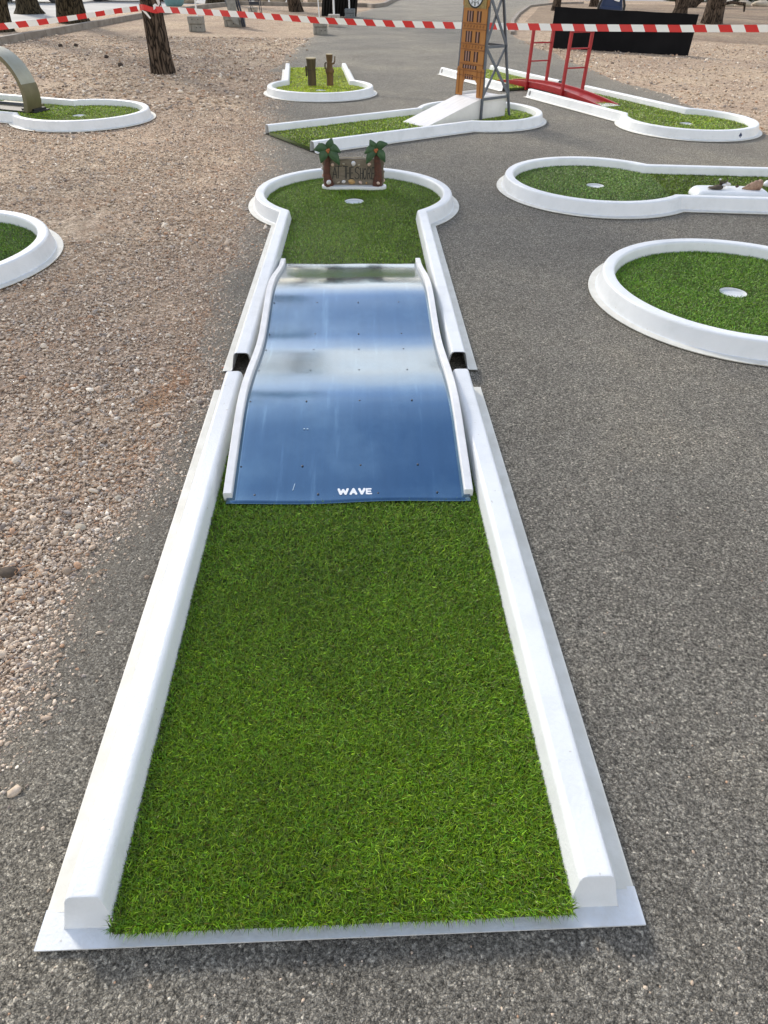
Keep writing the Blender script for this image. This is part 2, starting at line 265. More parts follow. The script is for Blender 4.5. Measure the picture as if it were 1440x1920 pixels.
# ---------------------------------------------------------------- helpers
def tag(o, label=None, cat=None, group=None, kind=None):
    for k, v in (('label', label), ('category', cat), ('group', group), ('kind', kind)):
        if v: o[k] = v
    return o
def root(name, loc, rz, label, cat, group=None):
    o = bpy.data.objects.new(name, None); C.objects.link(o); o.location = loc; o.rotation_euler = (0, 0, rz); o.empty_display_size = .1
    return tag(o, label, cat, group)
class MB:
    def __init__(s): s.v = []; s.f = []; s.m = []
    def add(s, v, f, mi=0):
        o = len(s.v); s.v += [tuple(map(float, p)) for p in v]; s.f += [tuple(i+o for i in q) for q in f]; s.m += [mi]*len(f); return s
    def box(s, c, d, rot=None, mi=0, taper=1):
        x, y, z = [q/2 for q in d]
        v = [Vector((a*x*(taper if k > 0 else 1), b*y*(taper if k > 0 else 1), k*z)) for k in (-1, 1) for a, b in ((-1, -1), (1, -1), (1, 1), (-1, 1))]
        if rot is not None:
            e = Euler(rot).to_matrix(); v = [e @ p for p in v]
        v = [p+Vector(c) for p in v]
        return s.add(v, [(3, 2, 1, 0), (4, 5, 6, 7), (0, 1, 5, 4), (1, 2, 6, 5), (2, 3, 7, 6), (3, 0, 4, 7)], mi)
    def bar(s, a, b, w_, h, up=(0, 0, 1), mi=0):
        a, b = Vector(a), Vector(b); d = (b-a).normalized(); u = Vector(up)
        x = d.cross(u)
        if x.length < 1e-4: x = d.cross(Vector((0, 1, 0)))
        x.normalize(); y = x.cross(d)
        v = [p+x*(i*w_/2)+y*(j*h/2) for p in (a, b) for i, j in ((-1, -1), (1, -1), (1, 1), (-1, 1))]
        return s.add(v, [(3, 2, 1, 0), (4, 5, 6, 7), (0, 1, 5, 4), (1, 2, 6, 5), (2, 3, 7, 6), (3, 0, 4, 7)], mi)
    def tube(s, pts, rad, n=10, cap=True, mi=0):
        pts = [Vector(p) for p in pts]; L = len(pts)
        if not hasattr(rad, '__len__'): rad = [rad]*L
        v = []; ref = Vector((.3, .9, .1))
        for i, p in enumerate(pts):
            d = (pts[min(i+1, L-1)]-pts[max(i-1, 0)]).normalized()
            x = d.cross(ref).normalized(); y = d.cross(x)
            for k in range(n):
                a = 2*PI*k/n; v.append(p+(x*math.cos(a)+y*math.sin(a))*rad[i])
        f = [(i*n+k, i*n+(k+1) % n, (i+1)*n+(k+1) % n, (i+1)*n+k) for i in range(L-1) for k in range(n)]
        if cap: f += [tuple(range(n-1, -1, -1)), tuple((L-1)*n+k for k in range(n))]
        return s.add(v, f, mi)
    def prism(s, poly, z0, z1, fn=None, mi=0):
        n = len(poly)
        v = [(x, y, z0) for x, y in poly]+[(x, y, z1) for x, y in poly]
        if fn: v = [fn(*p) for p in v]
        return s.add(v, [tuple(range(n-1, -1, -1)), tuple(range(n, 2*n))]+[(i, (i+1) % n, n+(i+1) % n, n+i) for i in range(n)], mi)
    def ball(s, c, r, n=10, m=7, mi=0, jit=0, seed=0):
        if not hasattr(r, '__len__'): r = (r, r, r)
        rr = random.Random(seed); v = [(c[0], c[1], c[2]+r[2])]
        for i in range(1, m):
            for k in range(n):
                a = PI*i/m; b = 2*PI*k/n; j = 1+jit*rr.uniform(-1, 1)
                v.append((c[0]+r[0]*j*math.sin(a)*math.cos(b), c[1]+r[1]*j*math.sin(a)*math.sin(b), c[2]+r[2]*j*math.cos(a)))
        v.append((c[0], c[1], c[2]-r[2])); e = len(v)-1
        f = [(0, 1+k, 1+(k+1) % n) for k in range(n)]
        f += [(1+i*n+k, 1+(i+1)*n+k, 1+(i+1)*n+(k+1) % n, 1+i*n+(k+1) % n) for i in range(m-2) for k in range(n)]
        f += [(e, 1+(m-2)*n+(k+1) % n, 1+(m-2)*n+k) for k in range(n)]
        return s.add(v, f, mi)
    def obj(s, name, mats, parent=None, smooth=0, bevel=0, solid=0, fix=True):
        me = bpy.data.meshes.new(name); me.from_pydata(s.v, [], s.f)
        if not isinstance(mats, (list, tuple)): mats = [mats]
        for m in mats: me.materials.append(M[m])
        me.polygons.foreach_set('material_index', s.m)
        if fix:
            b = bmesh.new(); b.from_mesh(me)
            if solid: bmesh.ops.remove_doubles(b, verts=b.verts, dist=1e-5)
            bmesh.ops.recalc_face_normals(b, faces=b.faces); b.to_mesh(me); b.free()
        if smooth: me.shade_smooth(); me.set_sharp_from_angle(angle=R(smooth))
        me.update()
        o = bpy.data.objects.new(name, me); C.objects.link(o)
        if parent: o.parent = parent
        if bevel:
            q = o.modifiers.new('b', 'BEVEL'); q.width = bevel; q.segments = 2; q.limit_method = 'ANGLE'; q.angle_limit = R(35)
        if solid:
            q = o.modifiers.new('s', 'SOLIDIFY'); q.thickness = solid; q.offset = -1
        if name == 'frame':
            q = o.modifiers.new('w', 'WEIGHTED_NORMAL'); q.keep_sharp = True; q.weight = 100
        return o
def trimesh(name, V_, T_, mats, tint=None, parent=None, mi=None, smooth=False):
    me = bpy.data.meshes.new(name); nv, ntri = len(V_), len(T_)
    me.vertices.add(nv); me.vertices.foreach_set('co', np.ascontiguousarray(V_, np.float32).ravel())
    me.loops.add(ntri*3); me.loops.foreach_set('vertex_index', np.ascontiguousarray(T_, np.int32).ravel())
    me.polygons.add(ntri); me.polygons.foreach_set('loop_start', np.arange(0, ntri*3, 3, dtype=np.int32))
    try: me.polygons.foreach_set('loop_total', np.full(ntri, 3, np.int32))
    except Exception: pass
    if not isinstance(mats, (list, tuple)): mats = [mats]
    for m in mats: me.materials.append(M[m])
    if mi is not None: me.polygons.foreach_set('material_index', np.ascontiguousarray(mi, np.int32))
    if tint is not None:
        a = me.attributes.new('tint', 'FLOAT_COLOR', 'POINT'); c = np.ones((nv, 4), np.float32); c[:, :3] = tint; a.data.foreach_set('color', c.ravel())
    me.update(calc_edges=True)
    if smooth: me.shade_smooth()
    o = bpy.data.objects.new(name, me); C.objects.link(o)
    if parent: o.parent = parent
    return o
def noise2(x, y, seed=0):      # cheap smooth value noise for masks
    r = np.random.RandomState(seed); out = np.zeros_like(x)
    for k in range(6):
        a = r.uniform(0, 2*PI); f = 2.**(k*.6); ph = r.uniform(0, 6.28, 2)
        out += np.sin((x*np.cos(a)+y*np.sin(a))*f*2.1+ph[0])*np.cos((-x*np.sin(a)+y*np.cos(a))*f*1.7+ph[1])/(1+k*.5)
    return out/2.2
# ---------------------------------------------------------------- ground
def grid_poly(name, poly, z, m, kind='structure', dust=None, step=.25):
    b = bmesh.new(); vs = [b.verts.new((x, y, 0)) for x, y in poly]; es = [b.edges.new((vs[i], vs[(i+1) % len(vs)])) for i in range(len(vs))]
    bmesh.ops.triangle_fill(b, edges=es, use_beauty=True, use_dissolve=False)
    me = bpy.data.meshes.new(name); b.to_mesh(me); b.free(); me.materials.append(M[m])
    o = bpy.data.objects.new(name, me); C.objects.link(o); o.location.z = z
    for p in me.polygons:
        if p.normal.z < 0: me.flip_normals(); break
    return tag(o, kind=kind)
g = MB(); g.add([(-300, -60, 0), (300, -60, 0), (300, 400, 0), (-300, 400, 0)], [(0, 1, 2, 3)]).obj('ground', 'gravel', fix=False)['kind'] = 'structure'
LB = [(-1.05, -4), (-1.25, 0), (-1.03, .92), (-.945, 1.25), (-.90, 1.65), (-.85, 2.07), (-.88, 2.54), (-.94, 3.09), (-1.0, 3.67), (-1.07, 4.64), (-1.22, 6.26), (-1.44, 8.15), (-1.78, 10.8), (-2.1, 13.8), (-2.1, 17.6), (-2.05, 22), (-1.6, 29.3), (-.7, 34.6), (.25, 41.5), (.3, 46)]
RB = [(9.0, 46), (8.1, 40.8), (6.4, 37.7), (5.0, 31.5), (4.08, 27), (3.48, 22.9), (3.34, 19.4), (3.60, 17.7), (3.70, 14.5), (3.95, 12.5), (4.28, 10.4), (4.36, 8.15), (4.7, 6.6), (6.0, 5.2), (9, 3.0), (12, -4)]
def edge_x(y, B):
    yy = np.array([p[1] for p in B]); xx = np.array([p[0] for p in B]); o_ = np.argsort(yy); return np.interp(y, yy[o_], xx[o_])
def asphalt_sheet():
    ys = np.concatenate([np.arange(-4, 14, .12), np.arange(14, 46.1, .5)])
    rr = np.random.RandomState(3); V_ = []; D = []
    nx = 48
    for y in ys:
        jl = .05*math.sin(y*3.1)+.035*math.sin(y*7.7+1)+rr.uniform(-.02, .02); jr = .08*math.sin(y*2.3)+rr.uniform(-.04, .04)
        a = float(edge_x(y, LB))+jl; b = float(edge_x(y, RB))+jr
        for k in range(nx+1):
            u = k/nx; u = u*u*(3-2*u)*.6+u*.4
            x = a+(b-a)*u; V_.append((x, y, .004))
            D.append(max(0, 1-(x-a)/.35, .8*(1-(b-x)/.9)*(y > 2)))
    F = [(j*(nx+1)+k, j*(nx+1)+k+1, (j+1)*(nx+1)+k+1, (j+1)*(nx+1)+k) for j in range(len(ys)-1) for k in range(nx)]
    me = bpy.data.meshes.new('asphalt_path'); me.from_pydata(V_, [], F); me.materials.append(M['asphalt'])
    at = me.attributes.new('dust', 'FLOAT', 'POINT'); at.data.foreach_set('value', np.array(D, np.float32))
    o = bpy.data.objects.new('asphalt_path', me); C.objects.link(o); tag(o, kind='structure')
asphalt_sheet()
grid_poly('road', [(-60, 46), (60, 46), (60, 62), (-60, 62)], .008, 'pave')
grid_poly('pavement', [(-60, 12), (-10.4, 12), (-10.3, 21), (-10.1, 26.5), (-9.6, 31), (-8.9, 34.6), (-7.4, 37), (-5, 37.6), (-5, 46), (-60, 46)], .016, 'pave')
grid_poly('verge', [(-10.39, 12), (-8.95, 12), (-8.8, 17.5), (-8.62, 20.7), (-8.4, 26.3), (-8.1, 29.7), (-7.5, 33.6), (-6.75, 36), (-4.5, 35.65), (-1, 35.6), (-.9, 37), (-5, 37.55), (-7.4, 36.95), (-8.9, 34.5), (-9.6, 30.9), (-10.09, 26.5), (-10.29, 21)], .05, 'soil')
grid_poly('brown_ground', [(4.6, 27.2), (5.6, 31.5), (6.9, 37.5), (8.8, 41.5), (60, 44), (60, 14), (9, 20), (6, 24)], .004, 'brownsoil')
K_ = [(-9.0, 10), (-8.85, 14), (-8.8, 17.5), (-8.62, 20.7), (-8.4, 26.3), (-8.1, 29.7), (-7.5, 33.6), (-6.75, 36), (-4.5, 35.65), (-1, 35.6), (-.75, 34.9), (-.3, 36.4), (.15, 41.5), (.4, 43.5)]
kb = MB()
for a, b_ in zip(K_[:-1], K_[1:]):
    n_ = max(1, int(math.dist(a, b_)/1.0))
    for i in range(n_):
        p = [a[k]+(b_[k]-a[k])*(i+.008)/n_ for k in (0, 1)]; q = [a[k]+(b_[k]-a[k])*(i+.992)/n_ for k in (0, 1)]
        kb.bar((*p, .055), (*q, .055), .14, .17)
tag(kb.obj('kerb', 'kerb', bevel=.01), kind='structure')
K2 = [(3.42, 22.0), (3.55, 23), (4.15, 27), (5.0, 31.3), (6.45, 37.5), (8.2, 40.7), (10, 42)]
kb = MB()
for a, b_ in zip(K2[:-1], K2[1:]):
    kb.bar((*a, .03), (*b_, .03), .12, .09)
tag(kb.obj('low_kerb', 'kerb', bevel=.01), kind='structure')

# ---------------------------------------------------------------- turf blades
def make_blades(P, z, L, W, rs, base, tilt=(35, 78), bias=None):
    """P: (n,2) roots; returns verts, tris, tint"""
    n = len(P); a = rs.uniform(0, 2*PI, n)
    if bias is not None: a = np.where(rs.rand(n) < .55, bias+rs.normal(0, .8, n), a)
    t = np.radians(rs.uniform(*tilt, n)); ln = L*rs.uniform(.6, 1.3, n); wd = W*rs.uniform(.7, 1.25, n)
    t1 = t*.45; dx, dy = np.cos(a), np.sin(a)
    bend = rs.normal(0, .5, n)
    px, py = -np.sin(a), np.cos(a)
    m = np.stack([P[:, 0]+dx*np.sin(t1)*ln*.5, P[:, 1]+dy*np.sin(t1)*ln*.5, z+np.cos(t1)*ln*.5], 1)
    tip = m+np.stack([(dx*np.sin(t*1.15)+px*bend*.5)*ln*.55, (dy*np.sin(t*1.15)+py*bend*.5)*ln*.55, np.cos(t*1.15)*ln*.55], 1)
    r0 = np.stack([P[:, 0], P[:, 1], np.full(n, 0.)+z], 1)
    # width direction gets a random twist so some blades face the light
    tw = rs.uniform(-.9, .9, n); w_ = np.stack([px*np.cos(tw), py*np.cos(tw), np.sin(tw)], 1)*(wd/2)[:, None]
    V_ = np.stack([r0-w_, r0+w_, m-w_*.95, m+w_*.95, tip], 1).reshape(-1, 3)
    i = np.arange(n)[:, None]*5
    T_ = np.concatenate([i+np.array([0, 1, 3]), i+np.array([0, 3, 2]), i+np.array([2, 3, 4])], 1).reshape(-1, 3)
    v = rs.normal(.96, .38, n).clip(.22, 2.1); h = rs.normal(0, 1, n)
    c = np.array(base)[None, :]*(v**1.15)[:, None]; c[:, 0] *= 1+.18*h; c[:, 2] *= 1+.3*np.abs(h)
    pale = rs.rand(n) < .13; c[pale] = c[pale]*1.6+[.05, .06, .045]  # pale blades: highlights put into the blade tint
    brown = rs.rand(n) < .035; c[brown] = [.10, .075, .025]
    return V_, T_, np.repeat(c, 5, 0)
def turf(parent, sdf, bbox, cut, z0, spec, holes=(), seed=1, outline=None):
    """spec: list of (mask fn or None, density, length, width, base colour, bias)"""
    rs = np.random.RandomState(seed); Vs, Ts, Cs = [], [], []; off = 0
    for mask, dens, L, W, base, bias in spec:
        n = int((bbox[1]-bbox[0])*(bbox[3]-bbox[2])*dens)
        P = np.stack([rs.uniform(bbox[0], bbox[1], n), rs.uniform(bbox[2], bbox[3], n)], 1)
        ok = sdf(P[:, 0], P[:, 1])
        for hx, hy, hr in holes: ok &= (P[:, 0]-hx)**2+(P[:, 1]-hy)**2 > (hr+.002)**2
        if cut is not None: ok &= ~cut(P[:, 0], P[:, 1])
        if mask is not None: ok &= mask(P[:, 0], P[:, 1])
        P = P[ok]; d = noise2(P[:, 0]*2.2, P[:, 1]*2.2, seed+5)*.7+noise2(P[:, 0]*.9, P[:, 1]*.8, seed+9)*.8  # mottling, plus a broad noise that puts pile sheen into the tint
        v, t_, c = make_blades(P, z0-.003, L, W, rs, base, bias=bias)
        c *= (1+.24*np.repeat(d, 5))[:, None]; c[:, 0] *= 1.18; c[:, 1] *= 1.10; c[:, 2] *= .55
        Vs.append(v); Ts.append(t_+off); Cs.append(c); off += len(v)
    # backing sheet with real holes
    b = bmesh.new()
    loops = [outline]+[[(hx+hr*math.cos(2*PI*k/28), hy+hr*math.sin(2*PI*k/28)) for k in range(28)] for hx, hy, hr in holes]
    es = []
    for lp in loops:
        vs = [b.verts.new((x, y, z0)) for x, y in lp]; es += [b.edges.new((vs[i], vs[(i+1) % len(vs)])) for i in range(len(vs))]
    bmesh.ops.triangle_fill(b, edges=es, use_beauty=True, use_dissolve=False)
    up = list(b.faces)
    b.edges.ensure_lookup_table()
    be = [e for e in b.edges if len(e.link_faces) == 1]
    r = bmesh.ops.extrude_edge_only(b, edges=be)
    for v in [q for q in r['geom'] if isinstance(q, bmesh.types.BMVert)]: v.co.z = .007
    bmesh.ops.recalc_face_normals(b, faces=b.faces); bmesh.ops.triangulate(b, faces=b.faces); b.verts.ensure_lookup_table()
    v = np.array([q.co[:] for q in b.verts]); t_ = np.array([[q.index for q in f.verts] for f in b.faces]); b.free()
    nb = len(t_); Vs.append(v); Ts.append(t_+off); Cs.append(np.full((len(v), 3), .05))
    T_ = np.concatenate(Ts); mi = np.zeros(len(T_), int); mi[-nb:] = 1
    return trimesh('turf', np.concatenate(Vs), T_, ['blade', 'turfbase'], np.concatenate(Cs), parent, mi)
# ---------------------------------------------------------------- golf lanes
HW, RO, RIM = .535, .772, .098
PROF = [(-.083, .004), (-.079, .035), (-.0705, .080), (-.068, .089), (-.062, .0955), (-.053, .098), (-.014, .098), (-.006, .0965), (-.001, .0925), (.003, .085), (.018, .016), (.021, .009), (.026, .0065), (.060, .0055), (.0655, .0045), (.0665, 0)]
def sweep(mb, path, outs, prof):
    """path: pts, outs: outward normals incl. miter scale"""
    n = len(prof); v = []
    for (x, y), (ox, oy) in zip(path, outs):
        for d, z in prof: v.append((x+ox*d, y+oy*d, z))
    f = [(i*n+k, i*n+k+1, (i+1)*n+k+1, (i+1)*n+k) for i in range(len(path)-1) for k in range(n-1)]
    m0 = len(mb.m); mb.add(v, f)
    for q in range(len(f)):
        if q % (n-1) >= n-4: mb.m[m0+q] = 1
def miter(path):
    out = []
    for i in range(len(path)):
        ns = []
        for a, b in ((i-1, i), (i, i+1)):
            if a < 0 or b >= len(path): continue
            dx, dy = path[b][0]-path[a][0], path[b][1]-path[a][1]; L = math.hypot(dx, dy); ns.append((-dy/L, dx/L))
        if len(ns) == 1: out.append(ns[0])
        else:
            mx_, my_ = ns[0][0]+ns[1][0], ns[0][1]+ns[1][1]; q = (mx_*ns[0][0]+my_*ns[0][1]); out.append((mx_/q, my_/q))
    return out
def endcap(mb, path_pt, out, dirv, s=0.03):
    """sloping closed end of a rail: fan from profile to a base line pushed out by s along dirv"""
    n = len(PROF); top = [(path_pt[0]+out[0]*d, path_pt[1]+out[1]*d, z) for d, z in PROF[:9]]
    bot = [(path_pt[0]+out[0]*d+dirv[0]*s*(1-z/RIM*.999), path_pt[1]+out[1]*d+dirv[1]*s*(1-z/RIM*.999), z) for d, z in PROF[:9]]
    # the skirt: two rows so the cap is a leaning face
    lo_ = [(p[0]+dirv[0]*s, p[1]+dirv[1]*s, .006) for p in top]
    v = top+lo_; mb.add(v, [(i, i+1, 10+i-1, 9+i) for i in range(8)])
def keyhole(name, cx, cy, ax, s0, label, cat='golf lane', group='white keyhole golf lanes', lane_off=0., cup=(0, -.05), open_end=True, cut=None, spec=None, seed=1, flange_front=False, grpcup=True):
    """local +Y runs from tee to circle; origin at circle centre"""
    rz = math.atan2(-ax[0], ax[1])
    r = root(name, (cx, cy, .009), rz, label, cat, group)
    yl = -math.sqrt(RO**2-(HW-lane_off)**2) ; yr = -math.sqrt(RO**2-(HW+lane_off)**2)
    xl, xr = -HW+lane_off, HW+lane_off
    ns = 4
    path = [(xl, s0+(yl-s0)*i/ns) for i in range(ns+1)]
    a0, a1 = math.atan2(yl, xl), math.atan2(yr, xr)
    if a0 < 0: a0 += 2*PI
    na = 64
    path += [(RO*math.cos(a0+(a1-a0)*i/na), RO*math.sin(a0+(a1-a0)*i/na)) for i in range(1, na)]
    path += [(xr, yr+(s0-yr)*i/ns) for i in range(ns+1)]
    mb = MB(); outs = miter(path); sweep(mb, path, outs, PROF)
    # base pan under the turf
    inner = [(p[0]-o_[0]*.079, p[1]-o_[1]*.079) for p, o_ in zip(path, outs)]
    fr = mb.obj('frame', ['white', 'cream'], r, smooth=32, solid=.006)
    pan = MB()
    n = len(inner); pan.add([(x, y, .006) for x, y in inner], [tuple(range(n))])
    pan.obj('base_pan', 'white', r)
    cupr = .076
    hx, hy = cup
    ir, ih = RO-.082, HW-.082
    def sdf(x, y):
        return ((x*x+y*y < ir*ir) | ((np.abs(x-lane_off) < ih) & (y < 0) & (y > s0+.004)))
    outline = [(p[0]-o_[0]*.080, p[1]-o_[1]*.080) for p, o_ in zip(path, outs)]
    turf(r, sdf, (-.78, .78, s0, .78), cut, .032, spec or FAR, [(hx, hy, cupr)], seed, outline)
    c = MB(); k = 32; rr_ = cupr-.001
    v = [(hx+rr_*math.cos(2*PI*i/k), hy+rr_*math.sin(2*PI*i/k), z) for z in (.031, .019) for i in range(k)]
    v += [(hx+.034*math.cos(2*PI*i/k), hy+.034*math.sin(2*PI*i/k), .0155) for i in range(k)]
    c.add(v, [(i, (i+1) % k, k+(i+1) % k, k+i) for i in range(k)]+[(k+i, k+(i+1) % k, 2*k+(i+1) % k, 2*k+i) for i in range(k)]+[tuple(2*k+i for i in range(k))])
    c.obj('hole_cup', 'white', r, smooth=40)
    return r
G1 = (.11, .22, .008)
G2 = (.22, .34, .016)  # far turf, brighter and yellower: sunlight put into the blade colour
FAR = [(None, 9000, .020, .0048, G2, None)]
MID = [(None, 22000, .019, .0030, G1, None)]
GR = 'white bordered mini golf lanes'
laneA = keyhole('golf_lane', -.270, 5.414, (-.038, .9993), -2.754, 'white bordered lane with the palm tree sign on its round end, beyond the wave board', group=GR, cup=(0, -.062),
    cut=lambda x, y: (y < -1.50) & (np.abs(x) < .40), spec=[(lambda x, y: (y > -.62) | (x > .03), 42000, .018, .0021, (.125, .235, .010), None), (lambda x, y: (y <= -.62) & (x <= .03), 42000, .018, .0021, (.108, .200, .016), PI/2)], seed=11)
laneR2 = keyhole('golf_lane', 1.779, 5.92, (-.998, .058), -3.0, 'white golf lane holding the seashell block, its round end pointing left', group=GR, cup=(.0, .0), cut=None,
    spec=[(lambda x, y: y > -.56, 26000, .018, .0030, (.125, .235, .05), None), (lambda x, y: y <= -.56, 20000, .019, .0032, (.14, .245, .005), PI)], seed=12)
laneR3 = keyhole('golf_lane', 2.032, 3.579, (-1, .02), -2.2, 'nearest large round white lane end at the right edge, around one hole cup', group=GR, cup=(.02, .02), cut=lambda x, y: y < -1.0, spec=[(None, 52000, .019, .0023, (.11, .245, .012), None)], seed=13)
laneD = keyhole('golf_lane', -2.959, 4.034, (.97, -.24), -2.2, 'white round golf lane end cut by the left edge, standing on the gravel', group=GR, cut=lambda x, y: y < -.4, spec=[(None, 36000, .019, .0026, (.09, .195, .008), None)], seed=14)
laneB = keyhole('golf_lane', -3.697, 8.841, (.943, -.333), -2.7, 'white golf lane on the gravel under the loop ring, round end to the right', group=GR, cup=(.02, -.05), seed=15)
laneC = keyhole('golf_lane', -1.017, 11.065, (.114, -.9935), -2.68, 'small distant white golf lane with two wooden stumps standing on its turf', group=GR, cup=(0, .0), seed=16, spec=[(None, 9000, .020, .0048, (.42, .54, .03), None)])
laneF = keyhole('golf_lane', 1.116, 9.142, (.818, .575), -2.664, 'white golf lane running diagonally behind the palm sign and carrying the clock tower', group=GR, cup=(.5, .12), seed=17)
laneE = keyhole('golf_lane', 3.586, 8.778, (.41, -.912), -2.62, 'white golf lane with a round end and spade mark, right of the red bridge', group=GR, lane_off=0, cup=(-.02, -.04), seed=18)

def straight(name, x, y, rz, L, label, spec, seed, cut=None, fronts=True, cap=True, group=None):
    r = root(name, (x, y, .009), rz, label, 'golf lane', group)
    mb = MB()
    for sx in (-1, 1):
        st = .065 if cap else .0
        path = [(sx*HW, st+(L-st)*i/4) for i in range(5)]; outs = [(sx, 0)]*5
        sweep(mb, path, outs, PROF)
        if cap: # closed sloping front of the rail
            pr = PROF[:12]; n = len(pr); rws = []
            for dy, k in ((0, 0), (.004, .002), (.007, .007), (.030, RIM-.006)):
                rws.append([(sx*(HW+(d if k < .05 else PROF[0][0]+(d-PROF[0][0])*1.0)), st-dy, max(.0058, min(z, RIM-k)) if k else z) for d, z in pr])
            v = [p for rw in rws for p in rw]
            # lower rows follow the leaning face
            base = 3*n
            for i_, (d, z) in enumerate(pr): v[base+i_] = (sx*(HW+d), st-.030, .0058)
            for i_, (d, z) in enumerate(pr):
                for rr_, kk, dy in ((1, .0015, .0035), (2, .006, .0065)):
                    f_ = z/RIM; v[rr_*n+i_] = (sx*(HW+d), st-.030+.030*max(0, f_)-dy*f_, max(.0058, z-kk*f_))
            mb.add(v, [(r_*n+i, r_*n+i+1, (r_+1)*n+i+1, (r_+1)*n+i) for r_ in range(3) for i in range(n-1)])
    fr = mb.obj('frame', ['white', 'cream'], r, smooth=32, solid=.006)
    pan = MB(); W_ = HW+.0668 if fronts else HW-.075
    if fronts:
        pan.add([(-W_, 0, .0), (W_, 0, .0), (W_, 0, .0058), (-W_, 0, .0058), (W_, .07, .0058), (-W_, .07, .0058), (-W_+.14, .07, .0058), (W_-.14, .07, .0058), (W_-.14, L, .0058), (-W_+.14, L, .0058)],
                [(0, 1, 2, 3), (3, 2, 4, 7, 6, 5), (6, 7, 8, 9)])
    else: pan.add([(-W_, 0, .0058), (W_, 0, .0058), (W_, L, .0058), (-W_, L, .0058)], [(0, 1, 2, 3)])
    pan.obj('base_pan', 'white', r)
    ih = HW-.080
    y0 = .018 if fronts else .0
    rs = random.Random(seed)
    sd_ = lambda x, y_: (np.abs(x) < ih+.012) & (y_ > y0+.012*np.sin(x*23)*.3) & (y_ < L)
    turf(r, sd_, (-ih, ih, y0-.0, L), cut, .030, spec, [], seed, [(-ih, y0+.004), (ih, y0+.004), (ih, L), (-ih, L)])
    return r
laneA1 = straight('golf_lane_section', -.0655, .3765, R(2.75), 2.12, 'nearest white lane section with thick green turf filling the foreground, open in front',
    [(lambda x, y: y < .032, 260000, .026, .0018, (.085, .185, .008), -PI/2), (lambda x, y: y < .45, 210000, .021, .00185, (.105, .215, .008), None), (lambda x, y: (y >= .45) & (y < .9), 175000, .021, .0020, (.105, .215, .008), None), (lambda x, y: y >= .9, 130000, .021, .0023, (.105, .215, .008), None)],
    21, cut=lambda x, y: (y > 1.36) & (np.abs(x) < .40), group=GR)
e1 = Vector((3.586, 8.778, 0))+Vector((.41, -.912, 0))*-5.33+Vector((.912, .41, 0))*-.05
laneE1 = straight('golf_lane_section', e1.x, e1.y, math.atan2(-.41, -.912), 2.12, 'distant straight white lane section behind the clock tower under the red bridge end',
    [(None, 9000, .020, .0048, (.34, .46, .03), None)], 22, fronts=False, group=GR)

# number stickers and spade mark
def sticker(parent, y, side):
    # black oval on the sloped outer side wall of the rail, with a pale curl
    def onwall(u, h, lift): 
        z = .02+h; d = .0175-(z-.016)/.074*.0155
        return (side*(HW+d+lift), y+u, z+lift*.2)
    k = 20; mb = MB()
    mb.add([onwall(.022*math.cos(2*PI*i/k), .034+.030*math.sin(2*PI*i/k), .002) for i in range(k)], [tuple(range(k))])
    o = mb.obj('number_sticker', 'stick', parent)
    ln = MB(); pts = [(-.008, .050), (.006, .052), (.008, .042), (.0, .036), (.009, .028), (.004, .018), (-.008, .020)]
    for a, b_ in zip(pts[:-1], pts[1:]):
        dx, dy = b_[0]-a[0], b_[1]-a[1]; L = math.hypot(dx, dy); nx_, ny_ = -dy/L*.002, dx/L*.002
        ln.add([onwall(a[0]+nx_, a[1]+ny_, .0032), onwall(a[0]-nx_, a[1]-ny_, .0032), onwall(b_[0]-nx_, b_[1]-ny_, .0032), onwall(b_[0]+nx_, b_[1]+ny_, .0032)], [(0, 1, 2, 3)])
    ln.obj('numeral', 'letter', o)
sticker(laneE, -2.555, 1)
sticker(laneE1, .13, 1)
sticker(laneF, -2.60, 1)
def spade(parent, ang):
    mb = MB(); pts = []
    prof = [(0, .062), (.008, .052), (.020, .040), (.025, .031), (.022, .024), (.013, .021), (.004, .025), (.004, .020), (.010, .012), (0, .012)]
    pts = prof+[(-x, h) for x, h in reversed(prof[1:-1])]
    v = []
    for x, h in pts:
        z = .012+h; rr_ = RO+.0175-(z-.016)/.074*.0155+.0022; a = ang+x/rr_
        v.append((rr_*math.cos(a), rr_*math.sin(a), z))
    mb.add(v, [tuple(range(len(v)))]); mb.obj('spade_mark', 'navy', parent)
# world direction from circle centre towards (3.907,8.11); lane local frame rotated by rz
_a = math.atan2(8.11-8.778, 3.907-3.586)-laneE.rotation_euler.z
spade(laneE, _a)

# ---------------------------------------------------------------- the wave board
hs = np.array([0, .1, .25, .4, .5, .6, .75, .9, 1.05, 1.17, 1.3, 1.45, 1.58, 1.7, 1.85, 2.05, 2.2, 2.3])
hz = np.array([.050, .074, .106, .140, .154, .156, .142, .120, .103, .102, .117, .142, .158, .155, .132, .088, .060, .052])
def hfun(s):
    q = np.linspace(-.12, .12, 13); wq = np.exp(-(q/.055)**2); wq /= wq.sum()
    s = np.atleast_1d(s); return (np.interp((s[:, None]+q[None]), hs, hz)*wq).sum(1)
WR = root('wave_board', (-.1215, 1.655, 0), R(2.6), 'glossy blue wavy sheet obstacle with white side strips lying across the long central lane', 'golf obstacle')
ss = np.linspace(0, 2.3, 140); hh = hfun(ss)
mb = MB(); nx = 24
v = []
for s_, h_ in zip(ss, hh):
    for k in range(nx+1):
        t_ = -.424+.848*k/nx; v.append((t_, s_+.004*math.sin(t_*9)*(s_ < .02), h_+.0012*math.sin(t_*14+s_*3)))
mb.add(v, [(j*(nx+1)+k, j*(nx+1)+k+1, (j+1)*(nx+1)+k+1, (j+1)*(nx+1)+k) for j in range(len(ss)-1) for k in range(nx)])
mb.obj('blue_sheet', 'wave', WR, smooth=60, solid=.004, fix=False)
